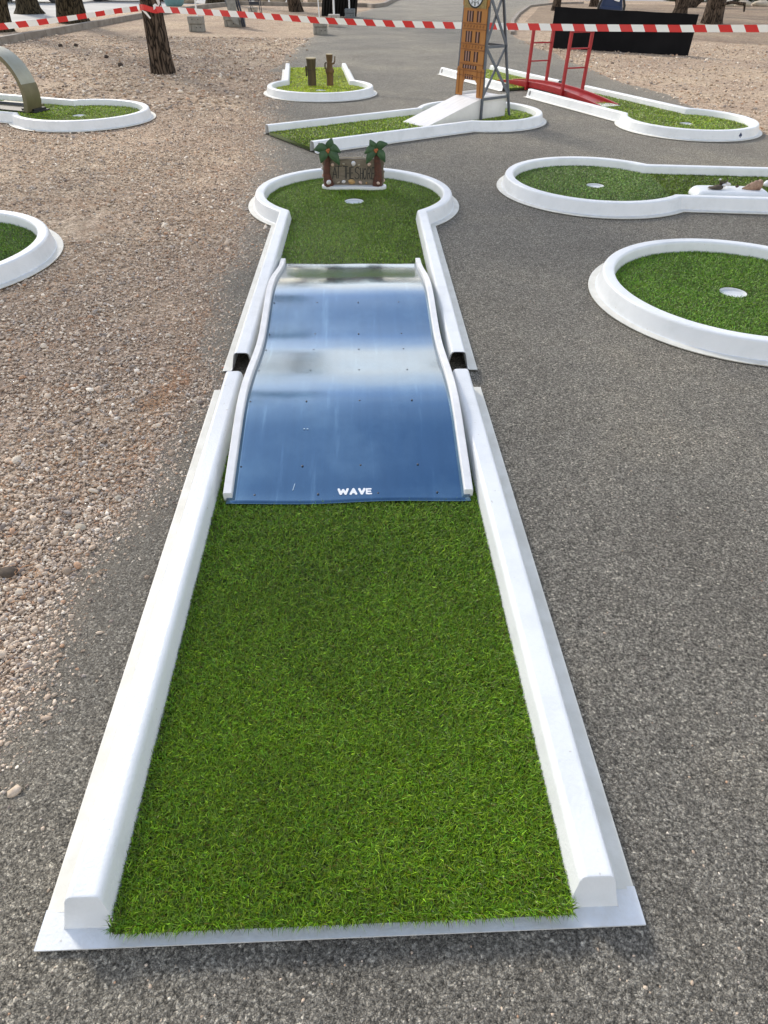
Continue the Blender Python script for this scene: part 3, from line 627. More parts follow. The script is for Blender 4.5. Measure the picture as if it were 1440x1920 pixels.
for sx in (-1, 1):
    mb = MB(); v = []; st = np.linspace(.028, 2.33, 120); ht = hfun(st)
    for s_, h_ in zip(st, ht):
        for d, z in ((.404, h_-.004), (.404, h_+.019), (.407, h_+.022), (.431, h_+.022), (.434, h_+.019), (.434, h_-.022)): v.append((sx*d, s_, z))
    n = 6; mb.add(v, [(i*n+k, i*n+k+1, (i+1)*n+k+1, (i+1)*n+k) for i in range(len(st)-1) for k in range(n-1)]+[(i*n+n-1, i*n, (i+1)*n, (i+1)*n+n-1) for i in range(len(st)-1)]+[tuple(range(n)), tuple((len(st)-1)*n+k for k in range(n))])
    mb.obj('side_strip', 'trim', WR, smooth=35)
    mb = MB(); v = []
    for s_, h_ in zip(st, ht):
        for d, z in ((.412, .034), (.412, h_-.006), (.426, h_-.023), (.426, .034)): v.append((sx*d, s_+.01, z))
    mb.add(v, [(i*4+k, i*4+(k+1) % 4, (i+1)*4+(k+1) % 4, (i+1)*4+k) for i in range(len(st)-1) for k in range(4)])
    mb.obj('side_board', 'trim', WR, smooth=35)
scr = []
for s_ in (.038, .165, .505, .785, 1.04, 1.20, 1.48, 1.785):
    for t_ in (-.388, -.168, .042, .25):
        if s_ == .038: t_ += .06
        mb = MB(); h_ = float(hfun(s_)[0]); sl_ = float((hfun(s_+.01)-hfun(s_-.01))[0])/.02
        k = 8; cc = Vector((t_, s_, h_+.0012)); nrm = Vector((0, -sl_, 1)).normalized()
        q = Vector((1, 0, 0)); w2 = nrm.cross(q)
        mb.add([cc+q*(.0042*math.cos(2*PI*i/k))+w2*(.0042*math.sin(2*PI*i/k)) for i in range(k)]+[cc+nrm*.0012], [(i, (i+1) % k, k) for i in range(k)])
        mb.obj('screw', 'screw', WR, fix=False)
for i_, (x0, s0_, x1, s1_, w_) in enumerate([(-.172, .345, -.166, .345, .004), (-.160, .345, -.154, .345, .004), (-.197, .055, -.191, .085, .0022)]):
    mb = MB(); dx, dy = x1-x0, s1_-s0_; L_ = math.hypot(dx, dy); nx_, ny_ = -dy/L_*w_/2, dx/L_*w_/2
    mb.add([(x+a_*nx_, y+a_*ny_, float(hfun(y+a_*ny_)[0])+.0018) for x, y, a_ in ((x0, s0_, 1), (x0, s0_, -1), (x1, s1_, -1), (x1, s1_, 1))], [(0, 1, 2, 3)]); mb.obj('scuff', 'scuff', WR, fix=False)
# stroke lettering helper
LET = {
 'A': [[(0, 0), (.5, 1), (1, 0)], [(.2, .36), (.8, .36)]], 'T': [[(0, 1), (1, 1)], [(.5, 1), (.5, 0)]], 'H': [[(0, 0), (0, 1)], [(1, 0), (1, 1)], [(0, .5), (1, .5)]],
 'E': [[(.9, 1), (0, 1), (0, 0), (1, 0)], [(0, .5), (.8, .5)]], 'S': [[(.95, .85), (.7, 1), (.3, 1), (.05, .82), (.1, .62), (.5, .5), (.9, .38), (.95, .18), (.7, 0), (.3, 0), (0, .15)]],
 'O': [[(.5, 1), (.15, .85), (0, .5), (.15, .15), (.5, 0), (.85, .15), (1, .5), (.85, .85), (.5, 1)]], 'R': [[(0, 0), (0, 1), (.7, 1), (.95, .8), (.7, .52), (0, .5)], [(.4, .5), (1, 0)]],
 'W': [[(0, 1), (.22, 0), (.5, .85), (.78, 0), (1, 1)]], 'V': [[(0, 1), (.5, 0), (1, 1)]]}
def stroke(mb, pts, wd, fn, lift=0):
    """capsule ribbons mapped by fn(u,v)->3D"""
    for a, b_ in zip(pts[:-1], pts[1:]):
        dx, dy = b_[0]-a[0], b_[1]-a[1]; L = math.hypot(dx, dy)
        if L < 1e-6: continue
        an = math.atan2(dy, dx); r_ = wd/2; poly = []
        for i in range(7): t_ = an+PI/2+PI*i/6; poly.append((a[0]+r_*math.cos(t_), a[1]+r_*math.sin(t_)))
        for i in range(7): t_ = an-PI/2+PI*i/6; poly.append((b_[0]+r_*math.cos(t_), b_[1]+r_*math.sin(t_)))
        mb.add([fn(x, y, lift) for x, y in poly], [tuple(range(len(poly)))]); lift += .00012
def waveletter():
    fn = lambda u, v, l: (u, v, float(hfun(v)[0])+.0015+l)
    for ch, x0, w_ in (('W', -.036, .031), ('A', .006, .019), ('V', .036, .018), ('E', .062, .016)):
        mb = MB()
        for st_ in LET[ch]:
            stroke(mb, [(x0+p*w_, .036+q*.021) for p, q in st_], .0085 if ch != 'E' else .0062, fn)
        o = mb.obj('letter', 'letter', WR, fix=False)
waveletter()

# ---------------------------------------------------------------- AT THE SHORE sign
SG = root('palm_sign', (-.283, 5.73, .048), R(1.0), 'small beach sign reading AT THE SHORE between two moulded palm trees at the round end', 'sign')
def sx_(X): return ((X/8.4706+580)-665)*.00444
def sz_(Y): return .067+(347-(Y/8.4706+240))*.0039-.048
# plinth (kidney outline)
mb = MB(); pl = []
for i in range(40):
    a = 2*PI*i/40; x = .268*math.copysign(abs(math.cos(a))**.62, math.cos(a)); y = .072*math.copysign(abs(math.sin(a))**.7, math.sin(a))
    if y < 0: y += .022*math.exp(-(x/.12)**2)
    pl.append((x, y-.01))
mb.prism(pl, -.006, .022); mb.obj('plinth', 'white', SG, bevel=.006)
# plaque with rough outline
rs_ = random.Random(5); out = []
x0, x1, z0, z1 = sx_(238), sx_(1185), .020, sz_(478)
per = [(x0, z0), (x1, z0), (x1, z1), (x0, z1)]
for i in range(4):
    a, b_ = per[i], per[(i+1) % 4]; n = 16 if i % 2 == 0 else 9
    for k in range(n):
        t_ = k/n; out.append((a[0]+(b_[0]-a[0])*t_+rs_.uniform(-.004, .004), a[1]+(b_[1]-a[1])*t_+(rs_.uniform(-.004, .004) if a[1] != z0 or b_[1] != z0 else 0)))
mb = MB(); mb.prism(out, -.016, .016, fn=lambda x, y, z: (x, z, y)); mb.obj('plaque', 'plaque', SG, bevel=.003)
mb = MB(); out2 = [(x*1.012, z+(.006 if z > .1 else 0)) for x, z in out]; mb.prism(out2, .0163, .030, fn=lambda x, y, z: (x, z, y)); mb.obj('plaque_backing', 'sand', SG, bevel=.003)
# trunks
def ptrunk(P):
    mb = MB(); pts = []; rad = []
    n = 22
    for i in range(n+1):
        t_ = i/n; q = [np.interp(t_, [p[0] for p in P], [p[k] for p in P]) for k in (1, 2, 3)]
        pts.append((q[0], -.026, q[1])); rad.append(q[2]*(1+.07*math.sin(i*PI)*0+.06*(i % 2)))
    mb.tube(pts, rad, 12); return mb.obj('palm_trunk', 'palmtrunk', SG, smooth=50)
ptrunk([(0, sx_(325), .018, .043), (.12, sx_(315), .045, .036), (.5, sx_(290), sz_(720), .027), (.8, sx_(305), sz_(560), .024), (1, sx_(332), sz_(380), .019)])
ptrunk([(0, sx_(1085), .018, .040), (.12, sx_(1090), .045, .037), (.5, sx_(1105), sz_(720), .031), (.8, sx_(1090), sz_(560), .027), (1, sx_(1070), sz_(350), .021)])
def frond(cx, cz, tx_, tz_, droop, wd, k):
    mb = MB(); n = 12; m_ = 6; v = []
    dx, dz = tx_-cx, tz_-cz; L = math.hypot(dx, dz); nx_, nz_ = -dz/L, dx/L
    if nz_ < 0: nx_, nz_ = -nx_, -nz_
    for i in range(n+1):
        t_ = i/n; bow = droop*4*t_*(1-t_)
        px_, pz_ = cx+dx*t_+nx_*bow, cz+dz*t_+nz_*bow
        w_ = wd*(.35+.75*math.sin(PI*min(1, t_*.95+.12)))*(1 if t_ < .96 else .4)
        py_ = -.040-.022*math.sin(PI*t_*.8)-.003*k
        for j in range(m_+1):
            a = -1+2*j/m_; ridge = .010*(1-abs(a))-.004*(j % 2)
            v.append((px_+nx_*w_*a*.5, py_-ridge, pz_+nz_*w_*a*.5))
    mb.add(v, [(i*(m_+1)+j, i*(m_+1)+j+1, (i+1)*(m_+1)+j+1, (i+1)*(m_+1)+j) for i in range(n) for j in range(m_)])
    o = mb.obj('frond', 'frond', SG, smooth=50); q = o.modifiers.new('s', 'SOLIDIFY'); q.thickness = .012; q.offset = 0
for k, (tx_, tz_, dr) in enumerate([(395, 150, -.004), (122, 325, .016), (522, 355, .018), (222, 520, .014), (498, 548, .014)]):
    frond(sx_(330), sz_(330), sx_(tx_), sz_(tz_), dr, .062, k)
for k, (tx_, tz_, dr) in enumerate([(975, 172, -.004), (1236, 225, .016), (1200, 502, .014), (893, 368, .014), (922, 525, .012)]):
    frond(sx_(1065), sz_(315), sx_(tx_), sz_(tz_), dr, .055, k)
for (X, Y) in ((320, 330), (345, 318), (335, 350), (1050, 318), (1078, 312), (1064, 340)):
    mb = MB(); mb.ball((sx_(X), -.072, sz_(Y)), .0105); mb.obj('coconut', 'coco', SG, smooth=60)
for X, Y, rx, rz_, m_, dy in [(325, 830, .020, .017, 'shellw', -.070), (555, 845, .017, .012, 'shellw', -.02), (680, 845, .029, .018, 'shellg', -.02), (820, 855, .016, .010, 'shellp', -.02), (915, 862, .007, .007, 'shellg', -.02), (1100, 840, .014, .011, 'shellp', -.068),
                        (715, 552, .018, .019, 'shellw', -.02), (388, 575, .014, .013, 'shellp', -.02), (962, 565, .017, .012, 'shellp', -.02), (238, 560, .010, .016, 'shellp', 0), (222, 640, .009, .013, 'shellw', 0), (232, 760, .010, .014, 'shellp', 0), (1172, 590, .014, .012, 'shellw', 0), (1178, 700, .009, .018, 'plaque', 0), (1188, 830, .010, .012, 'shellp', 0), (1155, 500, .020, .010, 'shellw', 0), (395, 482, .012, .009, 'shellw', -.02), (560, 560, .012, .006, 'sand', -.018), (800, 575, .012, .006, 'sand', -.018), (470, 858, .014, .006, 'sand', -.018)]:
    mb = MB(); mb.ball((0, 0, 0), (rx, .012, rz_), 12, 8, jit=.05, seed=int(X)); o = mb.obj('seashell', m_, SG, smooth=60); o.location = (sx_(X), dy, sz_(Y)); o.rotation_euler = (0, rs_.uniform(-.6, .6), 0)
fn = lambda u, v, l: (u, -.0172-l, v)
zt, zb = sz_(610), sz_(795)
for ch, xa, xb, dz in [('A', 385, 455, 0), ('T', 425, 525, .006), ('T', 550, 622, .004), ('H', 605, 648, -.002), ('E', 668, 712, 0), ('S', 735, 805, -.002), ('H', 822, 858, -.006), ('O', 868, 915, -.008), ('R', 935, 980, -.004), ('E', 1000, 1040, -.003)]:
    mb = MB(); tilt = .012
    for st_ in LET[ch]:
        stroke(mb, [(sx_(xa)+p*(sx_(xb)-sx_(xa))+(q-.5)*.004, zb+dz*.5+q*(zt-zb)+(q > .5)*dz*.5) for p, q in st_], .0060, fn)
    mb.obj('letter', 'black', SG, fix=False)

# ---------------------------------------------------------------- clock tower on the diagonal lane
TW = root('clock_tower_obstacle', (1.11, 8.87, 0), math.atan2(.625, .78), 'brown clock tower board with grey truss legs above a white ramp', 'golf obstacle')
b0, wT = .258, .46
rm = MB()
v = [(-.86, .02, .046), (-.86, .44, .046), (-.02, .02, .252), (-.02, .44, .252), (.44, .02, .252), (.44, .44, .252)]
v2 = [(x, y, .012) for x, y, z in v]
rm.add(v+v2, [(0, 2, 3, 1), (2, 4, 5, 3), (0, 6, 8, 2), (2, 8, 10, 4), (1, 3, 9, 7), (3, 5, 11, 9), (4, 10, 11, 5), (0, 1, 7, 6), (6, 7, 9, 8), (8, 9, 11, 10)])
rm.obj('ramp', 'ramp', TW, bevel=.003)
for yy in (.012, .448):
    q = MB(); q.bar((-.0, yy, .262), (.44, yy, .262), .012, .03); q.obj('ramp_lip', 'trim', TW)
    
def zpx(Y): return 1.158-.005*Y
ztop = 1.62
outl = [(0, b0), (.10, b0), (.105, .36), (.112, .40), (.14, .425), (.32, .425), (.345, .40), (.352, .36), (.355, b0), (.46, b0), (.452, .54), (.425, .545), (.418, 1.10), (.435, 1.12), (.435, 1.36), (.415, 1.38), (.34, 1.40), (.26, 1.60), (.23, 1.72), (.20, 1.60), (.12, 1.40), (.045, 1.38), (.025, 1.36), (.025, 1.12), (.042, 1.10), (.035, .545), (.008, .54)]
# y axis runs towards the far leg; the picture's left is the far side
bm_ = bmesh.new(); vs = [bm_.verts.new((-.012, y, z)) for y, z in outl]; es = [bm_.edges.new((vs[i], vs[(i+1) % len(vs)])) for i in range(len(vs))]
bmesh.ops.triangle_fill(bm_, edges=es, use_beauty=True); r_ = bmesh.ops.extrude_face_region(bm_, geom=bm_.faces[:])
for q in [g_ for g_ in r_['geom'] if isinstance(g_, bmesh.types.BMVert)]: q.co.x = .004
bmesh.ops.recalc_face_normals(bm_, faces=bm_.faces)
me = bpy.data.meshes.new('front_board'); bm_.to_mesh(me); bm_.free(); me.materials.append(M['tower']); fb = bpy.data.objects.new('front_board', me); C.objects.link(fb); fb.parent = TW
bk = MB(); bk.prism([(.0, b0), (.0, b0+.01), (.008, .54), (.035, .548), (.037, 1.35), (.032, 1.35), (.028, .55), (.002, .55), (-.006, b0)], .0045, .016, fn=lambda x, y, z: (z, x, y)); bk.obj('board_edge', 'trim', TW)
def slab(name, m_, y0, y1, za, zb_, x=-.016, t_=.006, parent=None):
    q = MB(); q.box((x, (y0+y1)/2, (za+zb_)/2), (t_, y1-y0, zb_-za)); return q.obj(name, m_, parent or TW)
# cornice bands
for za, zb_ in ((.945, .953), (.903, .912), (.765, .772), (.713, .722), (.594-.03, .572), (.505, .513), (.40+.105, .513)):
    pass
for za in (.955, .905, .768, .715, .578, .512, .462):
    w0, w1 = (.034, .422) if za > .54 else (.004, .456)
    slab('cornice', 'towerdark', w0, w1, za-.005, za+.005, -.0165, .008)
def slits(cols, za, zb_, wd):
    for c_ in cols:
        yc = .42-c_*.38; fr_ = MB(); fr_.box((-.0135, yc, (za+zb_)/2), (.004, wd, zb_-za)); fr_.obj('window_slit', 'towerslit', TW)
    for a, b_ in zip(cols[:-1], cols[1:]):
        if b_-a < .17:
            yc = .42-(a+b_)/2*.38; pk = MB(); pk.box((-.0132, yc, (za+zb_)/2), (.003, wd*1.0, zb_-za-.01)); pk.obj('window_mullion', 'towerpink', TW)
for za, zb_ in ((.968, 1.068), (.78, .885), (.60, .700)):
    slits([.20, .31, .42, .62, .75], za, zb_, .0185)
slits([.17, .28, .39, .50, .61, .72], .528, .568, .020)
slits([.30, .40, .50, .60], .430, .475, .018)
for y_ in (.05, .115, .345, .41):
    slab('pilaster', 'towerdark', y_-.003, y_+.003, b0+.02 if y_ in (.05, .41) else .44, .53, -.0155, .005)
# quatrefoil strips between cornices
for za in (.93, .742):
    q = MB()
    for i in range(7): q.box((-.0145, .08+.05*i, za), (.003, .018, .024), rot=(PI/4, 0, 0))
    q.obj('ornament_strip', 'towerdark', TW)
# clock
cz_, cy_ = 1.223, .23
slab('clock_surround', 'gold', .055, .405, 1.092, 1.36, -.018, .010)
def ring(r0, r1, x, n=40):
    mb = MB(); v = []
    for i in range(n):
        a = 2*PI*i/n
        for r__ in (r0, r1): v.append((x, cy_+r__*math.cos(a), cz_+r__*math.sin(a)))
    mb.add(v, [(2*i, 2*i+1, (2*i+3) % (2*n), (2*i+2) % (2*n)) for i in range(n)]); return mb
mb = MB(); mb.add([(-.0245, cy_+.126*math.cos(2*PI*i/40), cz_+.126*math.sin(2*PI*i/40)) for i in range(40)], [tuple(range(40))]); cf = mb.obj('clock_face', 'cface', TW)
ring(.118, .134, -.0262).obj('clock_rim', 'black', cf); ring(.080, .084, -.0258).obj('minute_ring', 'black', cf)
nm = MB()
for i in range(12):
    a = 2*PI*i/12; 
    for d in (-.05, .05):
        nm.bar((-.0265, cy_+.088*math.cos(a+d), cz_+.088*math.sin(a+d)), (-.0265, cy_+.112*math.cos(a+d), cz_+.112*math.sin(a+d)), .004, .002, up=(1, 0, 0))
nm.obj('numerals', 'black', cf)
hd = MB(); hd.bar((-.0285, cy_, cz_), (-.0285, cy_+.004, cz_-.108), .006, .002, up=(1, 0, 0)); hd.bar((-.0285, cy_, cz_), (-.0285, cy_-.05, cz_-.05), .009, .002, up=(1, 0, 0)); hd.obj('clock_hands', 'black', cf)
# truss: near side y~.0, far side y~.46
def leg2(z): return .5-.274*(z-.04)/1.127
for yy, ytop in ((-.004, .05), (.464, .41)):
    f_ = lambda z: yy+(ytop-yy)*(z-.04)/1.5
    q = MB(); q.bar((.0, yy, .036), (.012, f_(1.4), 1.4), .016, .032, up=(0, 1, 0)); q.obj('truss_leg', 'steel', TW)
    q = MB(); q.bar((.5, yy, .036), (leg2(1.4), f_(1.4), 1.4), .016, .032, up=(0, 1, 0)); q.obj('truss_leg', 'steel', TW)
    q = MB()
    for za in (.25, .75, 1.22):
        q.bar((.0, f_(za), za), (leg2(za), f_(za), za), .026, .012, up=(0, 1, 0))
    q.obj('truss_rail', 'steel', TW)
    q = MB()
    for za, zb_ in ((.26, .74), (.76, 1.21)):
        q.bar((.005, f_(za)+.008, za), (leg2(zb_), f_(zb_)+.008, zb_), .03, .010, up=(0, 1, 0)); q.bar((leg2(za), f_(za)-.008, za), (.005, f_(zb_)-.008, zb_), .03, .010, up=(0, 1, 0))
    q.obj('truss_brace', 'steel', TW)
q = MB()
for za in (.75, 1.22): q.bar((leg2(za), .0, za), (leg2(za), .45, za), .012, .026)
q.obj('cross_rail', 'steel', TW)

# ---------------------------------------------------------------- red bridge
e_, q_ = Vector((.41, -.912, 0)), Vector((.912, .41, 0)); cE = Vector((3.65, 8.807, 0))
BR = root('red_bridge', cE+e_*-2.7+q_*-.12, math.atan2(e_.y, e_.x), 'red arched footbridge obstacle with two tall ladder pylons joining the two lane pieces', 'golf obstacle')
def az(s): return .052+.085*(1-(s/1.32)**2)
for yy in (-.15, .15):
    mb = MB(); v = []; st = np.linspace(-1.32, 1.32, 40)
    for s_ in st:
        z = az(s_)+.0; lo = z-.075 if abs(s_) < 1.1 else z-.045
        for dy, zz in ((-.014, lo), (-.014, z), (.014, z), (.014, lo)): v.append((s_, yy+dy, zz))
    mb.add(v, [(i*4+k, i*4+(k+1) % 4, (i+1)*4+(k+1) % 4, (i+1)*4+k) for i in range(39) for k in range(4)]+[(0, 1, 2, 3), (156, 157, 158, 159)])
    mb.obj('side_rail', 'red', BR, bevel=.003)
mb = MB(); v = []
for s_ in st: v += [(s_, -.136, az(s_)-.035), (s_, .136, az(s_)-.035)]
mb.add(v, [(2*i, 2*i+1, 2*i+3, 2*i+2) for i in range(39)]); mb.obj('deck', 'red', BR, solid=.01)
mb = MB()
for s_ in (1.2, ):
    mb.add([(1.15, -.135, az(1.15)-.030), (1.15, .135, az(1.15)-.030), (1.38, .135, .045), (1.38, -.135, .045)], [(0, 1, 2, 3)])
mb.obj('end_plate', 'trim', BR, solid=.004)
for s_ in (-.43, .47):
    py = root('pylon', (s_, 0, 0), 0, None, None); py.parent = BR
    for yy in (-.175, .175):
        q = MB(); q.box((0, yy, .41), (.040, .036, .78)); q.obj('post', 'red', py, bevel=.003)
        q = MB(); q.box((0, yy*.93, .075), (.06, .02, .03)); q.obj('bracket', 'red', py, bevel=.002)
    for z in (.79, .60, .38):
        q = MB(); q.box((0, 0, z), (.018, .328, .018 if z < .7 else .03)); q.obj('rung', 'red', py, bevel=.002)

# ---------------------------------------------------------------- loop ring on the gravel lane
l_, lq = Vector((-.943, .333, 0)), Vector((.333, .943, 0)); cB = Vector((-3.697, 8.841, 0))
LP = root('loop_ring', cB+l_*1.05+lq*-.03, math.atan2(l_.y, l_.x), 'olive grey vertical loop ring obstacle on the left lane, cut by the picture edge', 'golf obstacle')
RO_, RI_, zc = .43, .372, .25
def lring(r0, r1, y0, y1, a0, a1, n=60, mi=(0, 1)):
    mb = MB(); v = []
    for i in range(n+1):
        a = a0+(a1-a0)*i/n; yo = 0.0
        for r__, y in ((r0, y0), (r1, y0), (r1, y1), (r0, y1)): v.append((r__*math.cos(a), y+yo, zc+r__*math.sin(a)))
    for i in range(n):
        for k in range(4):
            mb.add([], [], 0)
            mb.f.append((i*4+k, i*4+(k+1) % 4, (i+1)*4+(k+1) % 4, (i+1)*4+k)); mb.m.append(mi[0] if k in (1, 3) else mi[1])
    mb.v = [tuple(p) for p in v]; mb.f += [(0, 1, 2, 3), (n*4, n*4+1, n*4+2, n*4+3)]; mb.m += [mi[1]]*2
    return mb
lring(RI_+.008, RO_, -.065, .165, R(-28), R(208)).obj('loop_band', ['loop', 'loopside'], LP, smooth=35)
lring(RI_-.012, RO_-.012, -.075, -.0655, R(-28), R(208), mi=(1, 1)).obj('loop_lip', 'loopside', LP, smooth=35)
# a wider scuffed collar on the right flank
lring(RO_+.001, RO_+.014, -.060, .175, R(168), R(206), n=8, mi=(1, 1)).obj('collar', 'loopside', LP, smooth=20)
q = MB(); q.box((.0, -.0, .048), (.92, .26, .03)); q.box((-.34, 0, .07), (.2, .2, .03)); q.obj('base_plate', 'black', LP, bevel=.004)
q = MB(); q.box((.1, -.12, .085), (.55, .015, .03)); q.obj('base_rail', 'steel', LP)
q = MB(); q.box((.10, -.26, .06), (.62, .10, .035)); q.obj('side_plank', 'loopside', LP, bevel=.004)

# ---------------------------------------------------------------- wooden stumps
def turned(prof, n=18):
    mb = MB(); v = []
    for z, r__ in prof:
        for k in range(n):
            a = 2*PI*k/n; v.append((r__*math.cos(a)*(1+.03*math.sin(3*a)), r__*math.sin(a), z))
    mb.add(v, [(i*n+k, i*n+(k+1) % n, (i+1)*n+(k+1) % n, (i+1)*n+k) for i in range(len(prof)-1) for k in range(n)]+[tuple((len(prof)-1)*n+k for k in range(n)), tuple(range(n-1, -1, -1))]); return mb
ST = root('log_stump', (-1.18, 11.50, .036), 0, 'thick dark log stump with pale top, left of the two on the distant lane', 'stump', 'wooden stumps on the distant lane')
turned([(0, .066), (.05, .063), (.12, .062), (.2, .064), (.205, .070), (.213, .070), (.218, .064), (.28, .068), (.345, .074)]).obj('log', 'tikidark', ST, smooth=45)
q = MB(); q.box((0, 0, .351), (.155, .12, .010)); turned([(.3455, .074), (.358, .074)]).obj('pale_top', 'logend', ST, smooth=40)
q = MB(); q.box((-.078, -.01, .19), (.022, .03, .13)); q.obj('side_peg', 'tikidark', ST, bevel=.003)
T2 = root('carved_stump', (-.905, 11.52, .036), 0, 'slender carved wooden post with a raised hook arm, right one on the distant lane', 'stump', 'wooden stumps on the distant lane')
turned([(0, .050), (.06, .050), (.14, .052), (.165, .056), (.175, .066), (.20, .067), (.215, .058), (.24, .044), (.27, .042), (.285, .044), (.30, .036), (.33, .044), (.365, .048), (.395, .050)]).obj('figure_post', 'tiki', T2, smooth=45)
turned([(.3955, .050), (.404, .050)]).obj('pale_top', 'logend', T2, smooth=40)
q = MB(); q.tube([(.035, 0, .28), (.066, 0, .29), (.080, 0, .32), (.084, 0, .375)], [.012, .011, .009, .007], 8); q.obj('hook_arm', 'tiki', T2, smooth=50)
q = MB(); q.tube([(-.045, 0, .30), (-.068, 0, .285), (-.070, 0, .23), (-.05, 0, .20)], [.009, .011, .011, .009], 8); q.obj('side_arm', 'tikidark', T2, smooth=50)

# ---------------------------------------------------------------- shell block on the right lane
SB = root('shell_block', (2.80, 5.62, .036), R(-2.5), 'white rounded block on the right lane, topped with seashells and driftwood', 'golf obstacle')
mb = MB(); rows = []
for z, gx, gy in ((0, .305, .13), (.03, .300, .125), (.052, .285, .112), (.063, .270, .10), (.066, .25, .085)):
    for i in range(48):
        a = 2*PI*i/48; p_ = .32; mb.v.append((gx*math.copysign(abs(math.cos(a))**p_, math.cos(a)), gy*math.copysign(abs(math.sin(a))**p_, math.sin(a)), z))
for j in range(4):
    for i in range(48): mb.f.append((j*48+i, j*48+(i+1) % 48, (j+1)*48+(i+1) % 48, (j+1)*48+i)); mb.m.append(0)
mb.f.append(tuple(4*48+i for i in range(48))); mb.m.append(0); mb.obj('white_block', 'white', SB, smooth=40)
mb = MB(); mb.ball((0, 0, 0), (.062, .03, .016), 10, 6, jit=.12, seed=3); mb.v = [(x, y, z*(1.5 if x > 0 else .6)) for x, y, z in mb.v]; o = mb.obj('dark_shell', 'drift', SB, smooth=50); o.location = (-.14, -.03, .078)
rd = random.Random(4)
mb = MB()
for i in range(9):
    a = rd.uniform(0, 2*PI); p0 = Vector((-.085+rd.uniform(-.02, .03), .0, .085)); pts = [p0]
    for k in range(4): pts.append(pts[-1]+Vector((rd.uniform(-.016, .022), rd.uniform(-.01, .01), rd.uniform(.004, .018))))
    mb.tube(pts, [.006, .005, .004, .003, .002], 6)
mb.obj('driftwood_sprig', 'drift', SB, smooth=50)
for i, (x, y, z, s_, m_) in enumerate([(-.07, -.02, .092, .014, 'shellw'), (-.045, .0, .10, .013, 'shellw'), (-.10, .02, .125, .009, 'shellw'), (-.02, .01, .094, .012, 'shellw'), (.035, -.02, .090, .012, 'drift'), (-.03, .03, .094, .014, 'shellp')]):
    mb = MB(); mb.ball((0, 0, 0), (s_*1.2, s_*.8, s_), 9, 6, jit=.12, seed=i); o = mb.obj('seashell', m_, SB, smooth=50); o.location = (x, y, z)
mb = MB(); v = []
for i in range(15):
    t_ = i/14; 
    for k in range(12):
        a = 2*PI*k/12; r__ = (.004+.040*math.sin(PI*min(1, t_*.62)))*(1+.10*math.sin(i*2.2)); v.append((-.07+.14*t_, r__*math.cos(a)*.8, max(-.0, r__*math.sin(a)+.028*t_+.004)))
mb.add(v, [(i*12+k, i*12+(k+1) % 12, (i+1)*12+(k+1) % 12, (i+1)*12+k) for i in range(14) for k in range(12)]+[tuple(14*12+k for k in range(12))]); o = mb.obj('conch_shell', 'conch', SB, smooth=60); o.location = (.155, -.01, .067)
mb = MB(); mb.ball((0, 0, 0), (.04, .035, .03), 9, 6, jit=.15, seed=9); tag(mb.obj('decorative_pebble', 'shellw', smooth=50), 'small pale stone lying on the right lane turf beside the shell block', 'stone').location = (3.27, 5.95, .06)

# ---------------------------------------------------------------- trees
def trunk_mesh(p0, p1, r0, r1, flare=1.25, n=20, seed=0, wob=.05):
    rs = random.Random(seed); mb = MB(); L = 18; pts = []; rad = []
    p0, p1 = Vector(p0), Vector(p1)
    ph = rs.uniform(0, 6)
    for i in range(L+1):
        t_ = (i/L)**1.6; p = p0.lerp(p1, t_)+Vector((math.sin(t_*5+ph), math.cos(t_*4+ph), 0))*wob*t_
        pts.append(p); rad.append((r0+(r1-r0)*t_)*(1+(flare-1)*math.exp(-t_*(p1-p0).length/.22)))
    mb.tube(pts, rad, n); 
    for i, v in enumerate(mb.v):
        k = i % n; j = i//n
        if j <= L:
            c = pts[j]; f = 1+.07*math.sin(k*2.7+j*.3+seed)+.05*rs.uniform(-1, 1); v = Vector(v); mb.v[i] = tuple(c+(v-c)*f)
    return mb, pts, rad
def foliage(cs, n, size, base, seed, name='crown', parent=None, mat_='leaf', flat=.6):
    rs = np.random.RandomState(seed); Vs = []; 
    c = np.array(cs); k = rs.randint(0, len(c), n)
    d = rs.normal(0, 1, (n, 3)); d /= np.linalg.norm(d, axis=1)[:, None]; d *= (rs.rand(n)**.45)[:, None]; d[:, 2] *= flat
    P = c[k, :3]+d*c[k, 3:4]
    a = rs.normal(0, 1, (n, 3)); a /= np.linalg.norm(a, axis=1)[:, None]; b = np.cross(a, rs.normal(0, 1, (n, 3))); b /= np.linalg.norm(b, axis=1)[:, None]
    s_ = size*rs.uniform(.6, 1.4, n)[:, None]
    V_ = np.stack([P, P+a*s_+b*s_*.22, P+a*s_-b*s_*.22], 1).reshape(-1, 3); T_ = np.arange(3*n).reshape(-1, 3)
    col = np.array(base)[None]*rs.uniform(.55, 1.5, n)[:, None]
    return trimesh(name, V_, T_, mat_, np.repeat(col, 3, 0), parent)
